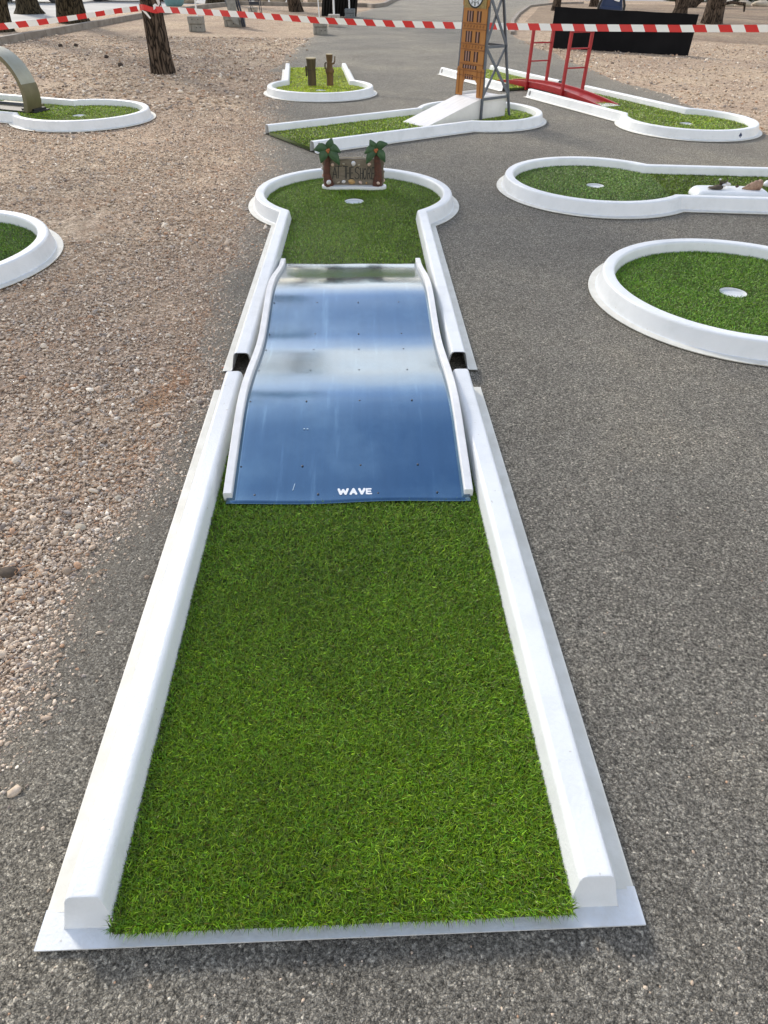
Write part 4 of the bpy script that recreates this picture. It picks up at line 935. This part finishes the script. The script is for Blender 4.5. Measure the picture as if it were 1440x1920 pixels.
def pine(name, base, top, r0, label, seed, crown=True, height=6.5, cr=2.2, group=None, dark=False, leaves=1300, flare=1.25, lean_top=None):
    base = Vector(base); top = Vector(top); r = root(name, base, 0, label, 'tree', group)
    d = (top-base); full = d*(height/d.z) if height else d
    mb, pts, rad = trunk_mesh((0, 0, -.05), full, r0, r0*.45, flare, seed=seed)
    m_ = 'darkbark' if dark else 'bark'
    mb.obj('trunk', m_, r, smooth=70)
    if crown:
        rs = random.Random(seed+7); cs = []; br = MB()
        for i in range(11):
            t_ = rs.uniform(.62, 1.02); p = full*t_; a = rs.uniform(0, 2*PI); L = rs.uniform(.35, 1)*cr*(1.25-t_*.55)
            q = p+Vector((math.cos(a)*L, math.sin(a)*L, rs.uniform(.1, .7)))
            br.tube([p, p.lerp(q, .5)+Vector((0, 0, .15)), q], [r0*.28, r0*.18, .02], 6); cs.append((q.x, q.y, q.z, rs.uniform(.55, 1.0)))
        br.obj('branches', m_, r, smooth=60)
        foliage(cs, leaves, .16, (.045, .075, .022), seed, 'crown', r)
    return r
TG = 'pine trees standing around the course'
pine('pine_tree', (-3.915, 13.1, 0), (-3.897, 13.04, .98), .172, 'leaning pine trunk with the barrier tape knotted round it', 31, height=7.5, cr=2.6, group=TG, leaves=3400)
pine('pine_tree', (-10.1, 20.2, 0), (-9.95, 20.2, .68), .30, 'thick dark trunk at the far left edge behind the kerb', 32, group=TG, dark=True, height=7, cr=3, flare=1.7)
pine('pine_tree', (-12.65, 28.0, 0), (-12.6, 27.9, .6), .33, 'dark trunk on the pale paving beyond the kerb, second from the left', 33, group=TG, dark=True, height=8, cr=3.2, flare=1.7)
pine('pine_tree', (-9.40, 23.5, 0), (-9.36, 23.4, .6), .37, 'wide dark trunk right beside the kerb, third from the left', 34, group=TG, dark=True, height=7.5, cr=3.2, flare=1.5)
pine('pine_tree', (-3.72, 31.6, 0), (-3.78, 31.55, .36), .24, 'short visible pine trunk left of the black cloth stand', 35, group=TG, height=8, cr=3)
pine('pine_tree', (11.92, 33.1, 0), (11.95, 33.1, .46), .25, 'upright pine trunk rising just behind the right end of the black panel', 36, group=TG, height=8, cr=3)
pine('pine_tree', (11.12, 27.6, 0), (11.08, 27.55, .64), .30, 'rough dark pine trunk on the brown soil right of the black panel', 37, group=TG, height=8.5, cr=3)
pine('pine_tree', (7.12, 34.7, 0), (7.15, 34.7, .36), .17, 'slim trunk behind the left end of the black panel', 38, group=TG, height=7, cr=2.5)
pine('pine_tree', (14.2, 39.2, 0), (15.6, 39.6, 1.3), .42, 'slanting thick trunk far behind between the two right pines', 39, group=TG, height=7, cr=3)
pine('pine_tree', (9.75, 38.7, 0), (9.75, 38.7, 1), .20, 'small far trunk above the black panel left of the navy bag', 40, group=TG, height=8, cr=3)
pine('pine_tree', (-7.9, 36.6, 0), (-7.9, 36.6, 1), .42, 'dark trunk among the pale boulders behind the white tent pole', 41, group=TG, dark=True, height=8, cr=3.4)
pine('pine_tree', (-8.2, 9.6, 0), (-8.0, 9.6, 1), .24, 'unseen pine added outside the left picture edge to shade the near lanes', 42, height=7.5, cr=3.6, group=TG, leaves=3000)  # added off-frame pine: its crown shades the near lanes and shows in reflections
# broken twig stub on the right pine
q = MB(); q.tube([(11.1, 27.3, .52), (11.5, 27.25, .60), (11.95, 27.3, .55), (12.0, 27.3, .35)], [.04, .05, .05, .03], 7); tag(q.obj('snapped_branch', 'bark', smooth=50), 'snapped branch resting across the rough right pine trunk', 'branch')

# ---------------------------------------------------------------- barrier tape
def tape(name, pts, label, wd=.075, period=.30, slant=.05, twist=0.12, seed=1):
    P = [Vector(p) for p in pts]; L = [0]
    for a, b_ in zip(P[:-1], P[1:]): L.append(L[-1]+(b_-a).length)
    def at(s):
        s = max(0, min(L[-1], s)); i = max(k for k in range(len(L)) if L[k] <= s+1e-9); i = min(i, len(P)-2)
        return P[i].lerp(P[i+1], (s-L[i])/(L[i+1]-L[i]))
    step = period/2; n = int(L[-1]/step); mb = MB(); sub = 3
    for i in range(n):
        for k in range(sub):
            q = []
            for s in (i*step+step*k/sub, i*step+step*(k+1)/sub):
                tw = twist*math.sin(s*1.1+seed)
                for h in (.5, -.5):
                    p = at(s-h*slant); q.append((p.x+math.sin(tw)*h*wd, p.y+math.sin(tw)*h*wd*.6, p.z+h*wd*math.cos(tw)))
            mb.add([q[0], q[2], q[3], q[1]], [(0, 1, 2, 3)], i % 2)
    return tag(mb.obj(name, ['redtape', 'whitetape'], smooth=0, fix=False), label, 'barrier tape', 'barrier tapes')
tape('barrier_tape', [(-3.76, 12.83, .872), (-3.40, 12.68, .870), (-2.23, 12.27, .848), (-1.63, 12.05, .829), (-1.05, 11.85, .812), (.06, 11.46, .806), (.82, 11.19, .812), (1.64, 10.9, .825), (2.62, 10.55, .842), (3.69, 10.18, .868), (4.68, 9.83, .90), (5.6, 9.5, .935), (7.5, 8.85, 1.03)], 'long red and white striped tape running right from the leaning pine across the whole scene')
tape('barrier_tape', [(-8.5, 8.6, .64), (-6.9, 10.1, .68), (-5.58, 11.28, .727), (-5.19, 11.64, .757), (-4.83, 11.97, .793), (-4.59, 12.2, .822), (-4.27, 12.49, .862), (-4.03, 12.84, .88)], 'short red and white tape leading left from the pine to the picture edge', twist=.5, seed=2)
kn = MB()
for (z, dz, mi, a0, a1) in ((.875, .075, 0, 200, 345), (.90, .05, 1, 150, 215), (.89, .06, 1, 300, 352)):
    n = 12; v = []
    for i in range(n+1):
        a = R(a0+(a1-a0)*i/n); r__ = .172+.004*mi+.006*math.sin(i*2.1)
        for h in (-.5, .5): v.append((-3.90+r__*math.cos(a), 13.045+r__*math.sin(a), z+h*dz+.02*math.sin(i*.5)))
    kn.add(v, [(2*i, 2*i+1, 2*i+3, 2*i+2) for i in range(n)], mi)
kn.add([(-4.0, 12.87, .86), (-3.93, 12.86, .84), (-3.87, 12.86, .76), (-3.89, 12.86, .75)], [(0, 1, 2, 3)], 1)
kn.add([(-3.74, 12.95, .90), (-3.70, 12.93, .95), (-3.72, 12.93, 1.12), (-3.80, 12.95, 1.12)], [(0, 1, 2, 3)], 1)
kn.add([(-3.73, 12.93, .86), (-3.62, 12.90, .83), (-3.60, 12.90, .86), (-3.73, 12.93, .90)], [(0, 1, 2, 3)], 0)
tag(kn.obj('tape_knot', ['redtape', 'whitetape'], fix=False, solid=.001), 'crumpled red and white tape knot wrapped round the leaning pine trunk', 'barrier tape', 'barrier tapes')

# ---------------------------------------------------------------- concrete weights, poles, stand
def weight(x, y, rz, w_, d, h, m_, label, split=True):
    r = root('concrete_weight', (x, y, 0), rz, label, 'weight block', 'weight blocks holding the tent poles')
    q = MB(); q.box((0, 0, h*.75), (w_, d, h*.48)); q.obj('upper_slab', m_, r, bevel=.015)
    q = MB()
    if split:
        q.box((w_*.09, .01, h*.25), (w_*.80, d*.94, h*.49)); q.box((-w_*.41, -.0, h*.25), (w_*.16, d*.9, h*.49))
    else: q.box((0, .01, h*.25), (w_*.96, d*.96, h*.49))
    q.obj('lower_slab', m_, r, bevel=.012)
    q = MB()
    for ax_, zz in ((-.18, .8), (.22, .8), (.05, .28), (.32, .3)):
        q.tube([(w_*ax_, -d/2-.0015, h*zz), (w_*ax_, -d/2+.02, h*zz)], .012, 8)
    q.obj('bolt_holes', 'hollow', r)
weight(-5.30, 21.66, 0, .40, .30, .34, 'concrete', 'two stacked grey concrete slabs at the foot of the left white pole')
weight(-1.88, 21.2, R(8), .38, .32, .34, 'concrete', 'dark stacked concrete slabs under the tape in front of the black cloth')
weight(-1.70, 24.05, 0, .34, .3, .30, 'conclight', 'pale pinkish concrete block holding the middle white pole', split=True)
weight(-1.43, 28.3, 0, .36, .3, .26, 'plastic', 'grey plastic weight tub under the right white pole', split=False)
weight(-4.62, 23.55, R(-14), .56, .34, .30, 'concrete', 'wide concrete weight block beneath the leaning trestle')
weight(-4.90, 28.5, 0, .30, .3, .26, 'conclight', 'small far concrete block behind the chair legs', split=False)
def pole(x, y, xt, label, z0=.30, r_=.022):
    q = MB(); q.tube([(x, y, z0), (xt, y, 2.4)], r_, 10); tag(q.obj('tent_pole', 'pole', smooth=50), label, 'pole', 'white tent poles')
pole(-5.26, 21.66, -5.17, 'left white tent pole standing on two grey slabs', .34)
pole(-1.70, 24.05, -1.71, 'middle white tent pole in front of the black cloth', .30, .03)
pole(-1.45, 28.3, -1.50, 'right white tent pole rising from the grey tub', .26, .028)
pole(-1.89, 21.2, -1.97, 'thin white tent pole at the left side of the black cloth', .34, .014)
# black cloth stand
mb = MB(); v = []; n = 60
for i in range(n+1):
    t_ = i/n
    for z in (0.01, 1.2, 2.4):
        xx = (-2.50+1.27*t_)*(1) if z < .5 else -2.36+1.28*t_+(.06 if z > 2 else 0)
        v.append((xx, 28.9+.07*math.sin(i*1.3)+.03*math.sin(i*3.1), z))
mb.add(v, [(i*3+k, i*3+k+1, i*3+k+4, i*3+k+3) for i in range(n) for k in range(2)]); tag(mb.obj('black_cloth', 'cloth', smooth=80, solid=.01), 'black cloth curtain hanging behind the white tent poles in the middle distance', 'curtain')
# leaning trestle
tr = root('leaning_trestle', (-4.6, 23.3, 0), 0, 'dark steel trestle with a grey plate leaning on a concrete block', 'trestle')
q = MB(); q.add([(-.30, .25, 1.3), (.02, .28, 1.3), (.16, -.02, .04), (.0, -.02, .1), (-.1, 0, .25)], [(0, 1, 2, 3, 4)]); q.obj('plate', 'concrete', tr, solid=.03)
for x0, x1 in ((.02, .26), (.10, .32)):
    q = MB(); q.bar((x0-.10, .30, 1.3), (x1, .0, .02), .035, .04); q.obj('leg', 'darkmetal', tr)
q = MB(); q.bar((-.42, .3, 1.3), (-.12, .12, .35), .03, .03); q.obj('brace', 'steel', tr)
ch = root('folding_chair', (-4.72, 28.1, 0), 0, 'dark metal chair, only its legs showing, beside the far concrete block', 'chair')
for x0, x1, y in ((-.22, -.10, 0), (.12, .16, .0), (-.22, -.14, .4), (.12, .14, .4)):
    q = MB(); q.tube([(x0, y, .45), (x1, y-.02, 0)], .014, 8); q.obj('leg', 'darkmetal', ch, smooth=50)
q = MB(); q.box((-.04, .2, .46), (.42, .42, .03)); q.obj('seat', 'darkmetal', ch, bevel=.01)
q = MB(); q.box((-.04, .0, .38), (.34, .02, .09)); q.obj('front_rail', 'darkmetal', ch)
q = MB(); q.box((-.04, .42, .75), (.40, .02, .28), rot=(-.15, 0, 0)); q.obj('backrest', 'darkmetal', ch, bevel=.01)

# ---------------------------------------------------------------- black panel and bag
pr = root('privacy_screen', (5.14, 17.67, 0), math.atan2(-1.382, 2.777), 'long low black screen standing on the gravel behind the red bridge', 'screen')
mb = MB(); v = []; n = 24
for i in range(n+1):
    t_ = i/n; x = -1.55+3.10*t_
    for y, z in ((0, 0), (0, .755-.04*t_+.006*math.sin(i)), (.05, .755-.04*t_), (.05, 0)): v.append((x+(.03 if z > .5 else 0)*0, y+.006*math.sin(i*.9), z))
mb.add(v, [(i*4+k, i*4+(k+1) % 4, (i+1)*4+(k+1) % 4, (i+1)*4+k) for i in range(n) for k in range(4)]+[(0, 1, 2, 3), tuple(n*4+k for k in range(4))]); mb.obj('board', 'panel', pr)
for x in (-.95, .1, 1.1):
    q = MB(); q.bar((x, .06, .55), (x+.05, .45, .0), .03, .03); q.obj('prop', 'panel', pr)
bgx = root('backpack', (5.35, 19.6, .0), R(-8), 'dark navy bag with black frame and a small white patch behind the black panel', 'bag')
q = MB()
for z, sx1, sy in ((.20, .22, .13), (.45, .30, .15), (.70, .29, .15), (.95, .22, .12), (1.05, .12, .07)):
    for i in range(20):
        a = 2*PI*i/20; q.v.append((sx1*math.copysign(abs(math.cos(a))**.6, math.cos(a)), sy*math.copysign(abs(math.sin(a))**.6, math.sin(a)), z))
for j in range(4):
    for i in range(20): q.f.append((j*20+i, j*20+(i+1) % 20, (j+1)*20+(i+1) % 20, (j+1)*20+i)); q.m.append(0)
q.f += [tuple(range(19, -1, -1)), tuple(80+i for i in range(20))]; q.m += [0, 0]; q.obj('body', 'navy', bgx, smooth=50)
q = MB(); q.tube([(-.24, -.13, 0), (-.30, -.16, .4), (-.30, -.17, .75), (-.2, -.14, 1.02), (.2, -.14, 1.02), (.30, -.17, .75), (.30, -.16, .4), (.24, -.13, 0)], .03, 8); q.obj('frame', 'black', bgx, smooth=50)
q = MB(); q.box((.10, -.165, .86), (.13, .01, .05), rot=(0, .2, 0)); q.obj('patch', 'whitetape', bgx)
q = MB(); q.box((0, -.16, .66), (.46, .03, .16)); q.obj('front_pocket', 'navy', bgx, bevel=.02)

# ---------------------------------------------------------------- far things
def car(x, y, rz, paint, label):
    r = root('parked_car', (x, y, 0), rz, label, 'car', 'cars parked beyond the paving')
    pr_ = [(-2.05, .35), (-2.1, .7), (-1.95, .95), (-1.3, 1.02), (-.75, 1.42), (.55, 1.45), (1.15, 1.02), (1.9, .88), (2.08, .65), (2.05, .35)]
    lo = []
    for cx_ in (1.3, -1.3):
        lo += [(cx_+.36*math.cos(a), .32+.36*math.sin(a)) for a in [R(t) for t in range(0, 181, 20)]]
    poly = pr_+[(1.9, .25)]+[p for p in lo if p[1] >= .25]+[(-1.9, .25)]
    b = bmesh.new(); vs = [b.verts.new((px_, -.85, pz_)) for px_, pz_ in poly]; es = [b.edges.new((vs[i], vs[(i+1) % len(vs)])) for i in range(len(vs))]
    bmesh.ops.triangle_fill(b, edges=es, use_beauty=True); rr2 = bmesh.ops.extrude_face_region(b, geom=b.faces[:])
    for q in [g_ for g_ in rr2['geom'] if isinstance(g_, bmesh.types.BMVert)]: q.co.y = .85
    for q in b.verts:
        if q.co.z > 1.1: q.co.y *= .82
    bmesh.ops.recalc_face_normals(b, faces=b.faces); me = bpy.data.meshes.new('body'); b.to_mesh(me); b.free(); me.materials.append(M[paint]); o = bpy.data.objects.new('body', me); C.objects.link(o); o.parent = r
    for sy in (-1, 1):
        q = MB(); q.add([(-1.15, sy*.80, 1.04), (-.70, sy*.72, 1.36), (.50, sy*.72, 1.38), (.98, sy*.80, 1.04)], [(0, 1, 2, 3)]); q.obj('side_window', 'glass', r, solid=.01)
        for cx_ in (1.3, -1.3):
            q = MB(); q.tube([(cx_, sy*.66, .32), (cx_, sy*.87, .32)], .32, 22); t_ = q.obj('tyre', 'tyre', r, smooth=50)
            q = MB(); q.tube([(cx_, sy*.85, .32), (cx_, sy*.885, .32)], .19, 18); q.obj('rim', 'rim', t_, smooth=50)
        q = MB(); q.box((2.03, sy*.6, .68), (.06, .32, .13)); q.obj('headlight', 'letter', r, bevel=.01)
    q = MB(); q.box((2.06, 0, .42), (.10, 1.6, .16)); q.obj('bumper', paint, r, bevel=.03)
car(-16.0, 35.9, R(4), 'carblue', 'pale blue car parked far off behind the second trunk from the left')
car(-12.3, 38.1, R(8), 'carwhite', 'white car parked far off, right of the pale blue one')
fn_ = root('wire_barrier', (-15.2, 31.2, 0), R(14), 'grey wire mesh barrier panel between the two leftmost dark trunks', 'barrier')
q = MB(); q.tube([(-1.3, 0, .02), (-1.3, 0, 1.1), (1.3, 0, 1.1), (1.3, 0, .02)], .022, 8); q.obj('frame', 'wire', fn_, smooth=50)
q = MB()
for i in range(25): q.bar((-1.25+i*.104, 0, .08), (-1.25+i*.104, 0, 1.08), .008, .008, up=(0, 1, 0))
for z in (.1, .35, .6, .85): q.bar((-1.3, 0, z), (1.3, 0, z), .008, .008)
q.obj('wire_mesh', 'wire', fn_)
tb = MB(); tb.ball((-8.95, 33.3, .30), (.42, .30, .36), 12, 9, jit=.12, seed=6); tag(tb.obj('fabric_bundle', 'teal', smooth=50), 'teal grey fabric bundle on the verge behind the pine', 'bag')
rr3 = random.Random(12)
BG_ = 'pale boulders along the back kerb'
for i, (x, y, w_, h, lb) in enumerate([(-9.3, 36.8, .9, .55, 'boulder just right of the teal bundle'), (-6.9, 37.5, .8, .6, 'rounded boulder right of the dark trunk by the white pole'), (-6.0, 37.5, .7, .55, 'boulder between the dark trunk and the trestle'), (-5.2, 37.3, .8, .6, 'boulder above the leaning trestle'), (-4.4, 37.2, .8, .5, 'boulder above the dark metal chair'), (-3.5, 37.3, .7, .5, 'boulder behind the middle pine trunk'), (-2.6, 37.3, .5, .45, 'small boulder left of the black cloth')]):
    q = MB(); q.ball((0, 0, 0), (w_*.5, .4, h*.6), 14, 10, jit=.07, seed=i+2); o = q.obj('boulder', 'rock', smooth=60); o.location = (x, y, h*.42); tag(o, 'pale tan '+lb, 'boulder', BG_)
for i, (x, y) in enumerate([(17.0, 40.9), (17.9, 41.1), (18.9, 41.3), (20.1, 41.6), (21.2, 41.9)]):
    q = MB(); q.ball((0, 0, 0), (rr3.uniform(.3, .5), .3, .16), 10, 8, jit=.12, seed=i+20); o = q.obj('edging_stone', 'rock', smooth=60); o.location = (x, y, .08)
    tag(o, 'low pale stone in the row at the upper right, '+['leftmost', 'second from the left', 'middle one', 'fourth from the left', 'rightmost'][i], 'stone', 'row of low pale stones at the upper right')
# hedge and screening trees behind, whose dark masses also reflect in the blue sheet
def hedge(name, x0, x1, y, h, label, seed, n=9000, dep=1.2, base=(.04, .06, .02)):
    rs = np.random.RandomState(seed); cs = [(x, y+rs.uniform(-.3, .3), h*rs.uniform(.25, .6), h*.55) for x in np.linspace(x0, x1, int((x1-x0)/1.2)+2)]
    return tag(foliage(cs, n, .22, base, seed, name, None, 'hedge', 1.0), label, 'hedge')
hedge('hedge', 16.5, 26, 46.5, 1.4, 'dark green hedge at the top right corner', 51)
for i, (x, y, h_, r__) in enumerate([(-26, 66, 11, 4), (-17, 70, 13, 5), (-8, 72, 12, 5), (2, 74, 10, 4), (9, 71, 13, 5), (18, 68, 12, 5), (28, 64, 12, 5)]):
    t = root('broad_tree', (x, y, 0), 0, ['leftmost','second','third','fourth','fifth','sixth','rightmost'][i]+' tall broad tree beyond the far road, counted from the left', 'tree', 'trees beyond the road')
    q, pts, rad = trunk_mesh((0, 0, -.1), (.3, 0, h_*.55), .35, .16, 1.3, seed=60+i); q.obj('trunk', 'darkbark', t, smooth=60)
    rs4 = random.Random(70+i); cs = [(rs4.uniform(-r__, r__)*.8, rs4.uniform(-r__, r__)*.5, rs4.uniform(h_*.28, h_), rs4.uniform(1.2, 2.2)) for _ in range(15)]
    foliage(cs, 3500, .55, (.04, .065, .025), 80+i, 'crown', t)

# ---------------------------------------------------------------- loose gravel, needles and litter
ICO = None
def ico():
    b = bmesh.new(); bmesh.ops.create_icosphere(b, subdivisions=1, radius=1); v = np.array([p.co[:] for p in b.verts]); f = np.array([[q.index for q in t.verts] for t in b.faces]); b.free(); return v, f
IV, IF = ico()
def inlanes(x, y, pad=.07):
    m_ = np.zeros(len(x), bool)
    for cx, cy, ax, s0 in ((-.27, 5.414, (-.038, .999), -2.75), (-2.959, 4.034, (.97, -.24), -2.2), (-3.697, 8.841, (.943, -.333), -2.7), (-1.017, 11.065, (.114, -.9935), -2.7), (-.0655, 2.5, (-.048, .999), -2.13), (1.116, 9.142, (.818, .575), -2.66)):
        dx, dy = x-cx, y-cy; s = dx*ax[0]+dy*ax[1]; t_ = dx*ax[1]-dy*ax[0]
        rad = RO+pad if not (cy == 2.5) else 0
        m_ |= (dx*dx+dy*dy < rad**2) | ((np.abs(t_) < HW+pad) & (s < 0) & (s > s0-.01))
    return m_
def pebbles(name, X, Y, Rr, seed, label):
    rs = np.random.RandomState(seed); n = len(X)
    sc = np.stack([rs.uniform(.75, 1.4, n), rs.uniform(.7, 1.1, n), rs.uniform(.35, .7, n)], 1)*Rr[:, None]
    a = rs.uniform(0, 2*PI, n); nv = len(IV)
    J = IV[None]*(1+rs.uniform(-.32, .30, (n, nv, 1)))*sc[:, None]
    x = J[..., 0]*np.cos(a)[:, None]-J[..., 1]*np.sin(a)[:, None]; y = J[..., 0]*np.sin(a)[:, None]+J[..., 1]*np.cos(a)[:, None]
    tl = rs.normal(0, .22, (n, 2)); z = J[..., 2]+x*tl[:, :1]+y*tl[:, 1:]
    V_ = np.stack([x+X[:, None], y+Y[:, None], z+(sc[:, 2]*rs.uniform(.25, .75, n))[:, None]+.003], 2).reshape(-1, 3)
    T_ = (IF[None]+(np.arange(n)*nv)[:, None, None]).reshape(-1, 3)
    pal = np.array([1.30, 1.27, 1.21])*np.array([(.44, .355, .28), (.54, .455, .37), (.34, .27, .21), (.64, .57, .48), (.36, .325, .30), (.22, .185, .165), (.74, .68, .60), (.42, .27, .18)])
    k = rs.choice(len(pal), n, p=[.24, .22, .18, .11, .09, .07, .04, .05]); c = pal[k]*rs.uniform(.8, 1.2, (n, 1))
    return tag(trimesh(name, V_, T_, 'pebble', np.repeat(c, nv, 0)), label, 'gravel', kind='stuff')
rs = np.random.RandomState(77)
def scatter(n, y0, y1, r0, r1, spill=.04):
    Y = rs.uniform(y0, y1, n); e = edge_x(Y, LB)+.05*np.sin(Y*3.1)+.035*np.sin(Y*7.7+1)
    xl = -(1.15+.66*Y); X = xl+(e+.25-xl)*rs.rand(n)
    keep = rs.rand(n) < 1/(1+np.exp((X-e+.01)/spill))
    keep &= rs.rand(n) < (.66+.75*noise2(X*1.1, Y*1.1, 9))
    keep &= ~inlanes(X, Y)
    X, Y = X[keep], Y[keep]
    Rr = r0*np.exp(rs.normal(0, .46, len(X))); Rr = np.clip(Rr, r0*.4, r1)
    return X, Y, Rr
X, Y, Rr = scatter(105000, .45, 4.4, .0041, .021); pebbles('gravel', X, Y, Rr, 1, 'loose pale crushed gravel left of the asphalt in the foreground')
X, Y, Rr = scatter(70000, 4.4, 9.5, .0054, .02, .09); pebbles('gravel', X, Y, Rr, 2, 'loose gravel further back on the left')
X, Y, Rr = scatter(30000, 9.5, 20, .013, .035, .2); pebbles('gravel', X, Y, Rr, 3, 'sparse gravel around the leaning pine')
n = 42000; Y = .4+rs.rand(n)**1.6*13; e = edge_x(Y, LB)+.05*np.sin(Y*3.1)+.035*np.sin(Y*7.7+1); X = e+rs.normal(-.02, 1, n)*(.06+.012*Y); kp = ~inlanes(X, Y, .075); X, Y = X[kp], Y[kp]
pebbles('grit', X, Y, np.clip(.0024*np.exp(rs.normal(0, .45, len(X)))*(1+.09*Y), .001, .009), 5, 'fine dusty grit strewn along the left edge of the asphalt')
n = 9000; Y = rs.uniform(6, 20, n); e = edge_x(Y, RB); X = e-.15+rs.rand(n)**1.5*7; kp = rs.rand(n) < 1/(1+np.exp(-(X-e)/.12)); X, Y = X[kp], Y[kp]
pebbles('gravel', X, Y, np.clip(.012*np.exp(rs.normal(0, .4, len(X))), .004, .035), 4, 'loose pale gravel right of the asphalt under the black panel')
def needles(n, fnc, seed, label, L=.05):
    rs = np.random.RandomState(seed); X, Y = fnc(rs, n); n = len(X); a = rs.uniform(0, 2*PI, n); l_n = L*rs.uniform(.5, 1.4, n); w_ = .0014+.00028*Y
    dx, dy = np.cos(a), np.sin(a); z0 = rs.uniform(.008, .02, n); z1 = rs.uniform(.006, .026, n); bd = rs.normal(0, .2, n)
    p0 = np.stack([X-dx*l_n/2, Y-dy*l_n/2, z0], 1); p2 = np.stack([X+dx*l_n/2, Y+dy*l_n/2, z1], 1); pm = (p0+p2)/2+np.stack([-dy*bd*l_n*.5, dx*bd*l_n*.5, np.full(n, .003)], 1)
    wv_ = np.stack([-dy*w_/2, dx*w_/2, np.zeros(n)], 1)
    V_ = np.stack([p0, pm-wv_, pm+wv_, p2], 1).reshape(-1, 3); i = np.arange(n)[:, None]*4
    T_ = np.concatenate([i+[0, 1, 2], i+[2, 1, 3]], 1).reshape(-1, 3)
    return tag(trimesh('pine_needles', V_, T_, 'needle'), label, 'pine needles', kind='stuff')
def nclump(rs, n):
    cs = [(-.955, 2.50, .035, .10, 1.7), (-1.00, 2.33, .05, .05, 1.0), (-.95, 2.75, .03, .09, .5), (-.97, 2.0, .04, .25, .9), (-1.0, 3.3, .05, .4, 1.2), (-1.02, 2.9, .12, .3, 2), (-1.12, 1.9, .14, .12, 2), (-1.25, 1.32, .14, .05, 1.2), (-2.0, 2.9, .2, .12, 1.2), (-1.5, 2.35, .2, .1, 1), (-1.9, 3.9, .5, .3, 3), (-2.4, 5.2, .6, .35, 3), (-1.5, 4.8, .3, .5, 3), (-2.0, 1.8, .3, .2, 1), (-1.3, 1.6, .15, .2, 1), (-3.6, 6.6, .9, .4, 3), (-2.2, 7.6, .5, .6, 4), (-2.6, 10.3, .8, .8, 4), (-4.5, 11, 1.2, .8, 4)]
    wts = np.array([c[4] for c in cs]); k = rs.choice(len(cs), n, p=wts/wts.sum()); c = np.array(cs)[k]
    X = c[:, 0]+rs.normal(0, 1, n)*c[:, 2]; Y = c[:, 1]+rs.normal(0, 1, n)*c[:, 3]; X2, Y2 = X, Y
    u = rs.rand(n) < .42; X2 = np.where(u, -(.9+.55*rs.rand(n)*8), X); Y2 = np.where(u, rs.uniform(.8, 9, n), Y)
    ok = (X2 < edge_x(Y2, LB)+.06+.1*rs.rand(n)**3) & ~inlanes(X2, Y2); return X2[ok], Y2[ok]
needles(5200, nclump, 5, 'rust brown dry pine needles lying in clumps on the gravel')
# asphalt chips: loose bright grit and small bits lying on the asphalt
n = 5200; Y = .1+rs.rand(n)**1.5*9; X = rs.uniform(-1, 1, n)*(1.1+.62*Y); ok = (X > edge_x(Y, LB)) & ~inlanes(X, Y) & ((X-2.03)**2+(Y-3.58)**2 > .75) & ((X-1.78)**2+(Y-5.92)**2 > .75) & ~((X > 1.78) & (np.abs(Y-5.9) < .62)) & ~((X > 2) & (np.abs(Y-3.6) < .62))
X, Y = X[ok], Y[ok]; pebbles('grit', X, Y, np.clip(.0022*np.exp(rs.normal(0, .35, len(X))), .001, .006), 6, 'scattered fine grit on the asphalt')
# a few larger pieces on the gravel: bark, stones, cones
def litter(x, y, s, m_, nm, label, cat, sd_):
    q = MB(); q.ball((0, 0, 0), (s, s*.7, s*.45), 10, 7, jit=.16, seed=sd_); o = q.obj(nm, m_, smooth=40); o.location = (x, y, s*.36); o.rotation_euler = (0, 0, sd_); return tag(o, label, cat)
from math import pi
for x, y, s, m_, nm, lb, cat, k in [
    (-1.545, 1.665, .026, 'paper', 'bark_piece', 'dark grey bark piece on the left gravel above the needle clump', 'bark', 2),
    (-1.175, 1.345, .030, 'paper', 'bark_piece', 'flat dark bark piece lying nearest the camera beside a pale stone', 'bark', 3),
    (-1.19, 1.28, .020, 'rock', 'stone', 'pale stone just in front of the flat dark bark piece', 'stone', 4),
    (-.955, 1.72, .016, 'rock', 'stone', 'pale angular stone at the asphalt edge level with the wave board front', 'stone', 5),
    (-1.03, 1.56, .020, 'rock', 'stone', 'larger pinkish stone of the close pair by the asphalt edge', 'stone', 6),
    (-1.06, 1.53, .016, 'rock', 'stone', 'smaller pinkish stone of the close pair by the asphalt edge', 'stone', 7)]:
    litter(x, y, s, m_, nm, lb, cat, k)
for i, (x, y, s, lb) in enumerate([(-4.45, 8.05, .035, 'dark cone in front of the left lane with the loop'), (-7.3, 17.2, .05, 'dark pine cone near the kerb, left one of a pair'), (-7.0, 17.3, .05, 'dark pine cone near the kerb, right one of a pair'), (-4.9, 13.9, .05, 'dark pine cone left of the leaning pine'), (-5.6, 15.2, .045, 'small dark cone midway between kerb and leaning pine')]):
    q = MB(); q.ball((0, 0, 0), (s, s*.8, s*.7), 10, 7, jit=.2, seed=i+30); o = q.obj('pine_cone', 'paper', smooth=30); o.location = (x, y, s*.5); tag(o, lb, 'pine cone')
# orange paint splash on the asphalt
q = MB(); pts = []; ro_ = random.Random(8)
for i in range(34):
    a = 2*pi*i/34; r__ = (.012 if i % 3 else .026)*ro_.uniform(.6, 1.5); pts.append((-.752+r__*math.cos(a)*1.2, 2.69+r__*math.sin(a)*1.1, .0075))
q.add(pts, [tuple(range(34))]); tag(q.obj('paint_mark', 'orange', fix=False), 'small orange spray paint mark on the asphalt beside the lane joint', 'paint mark')
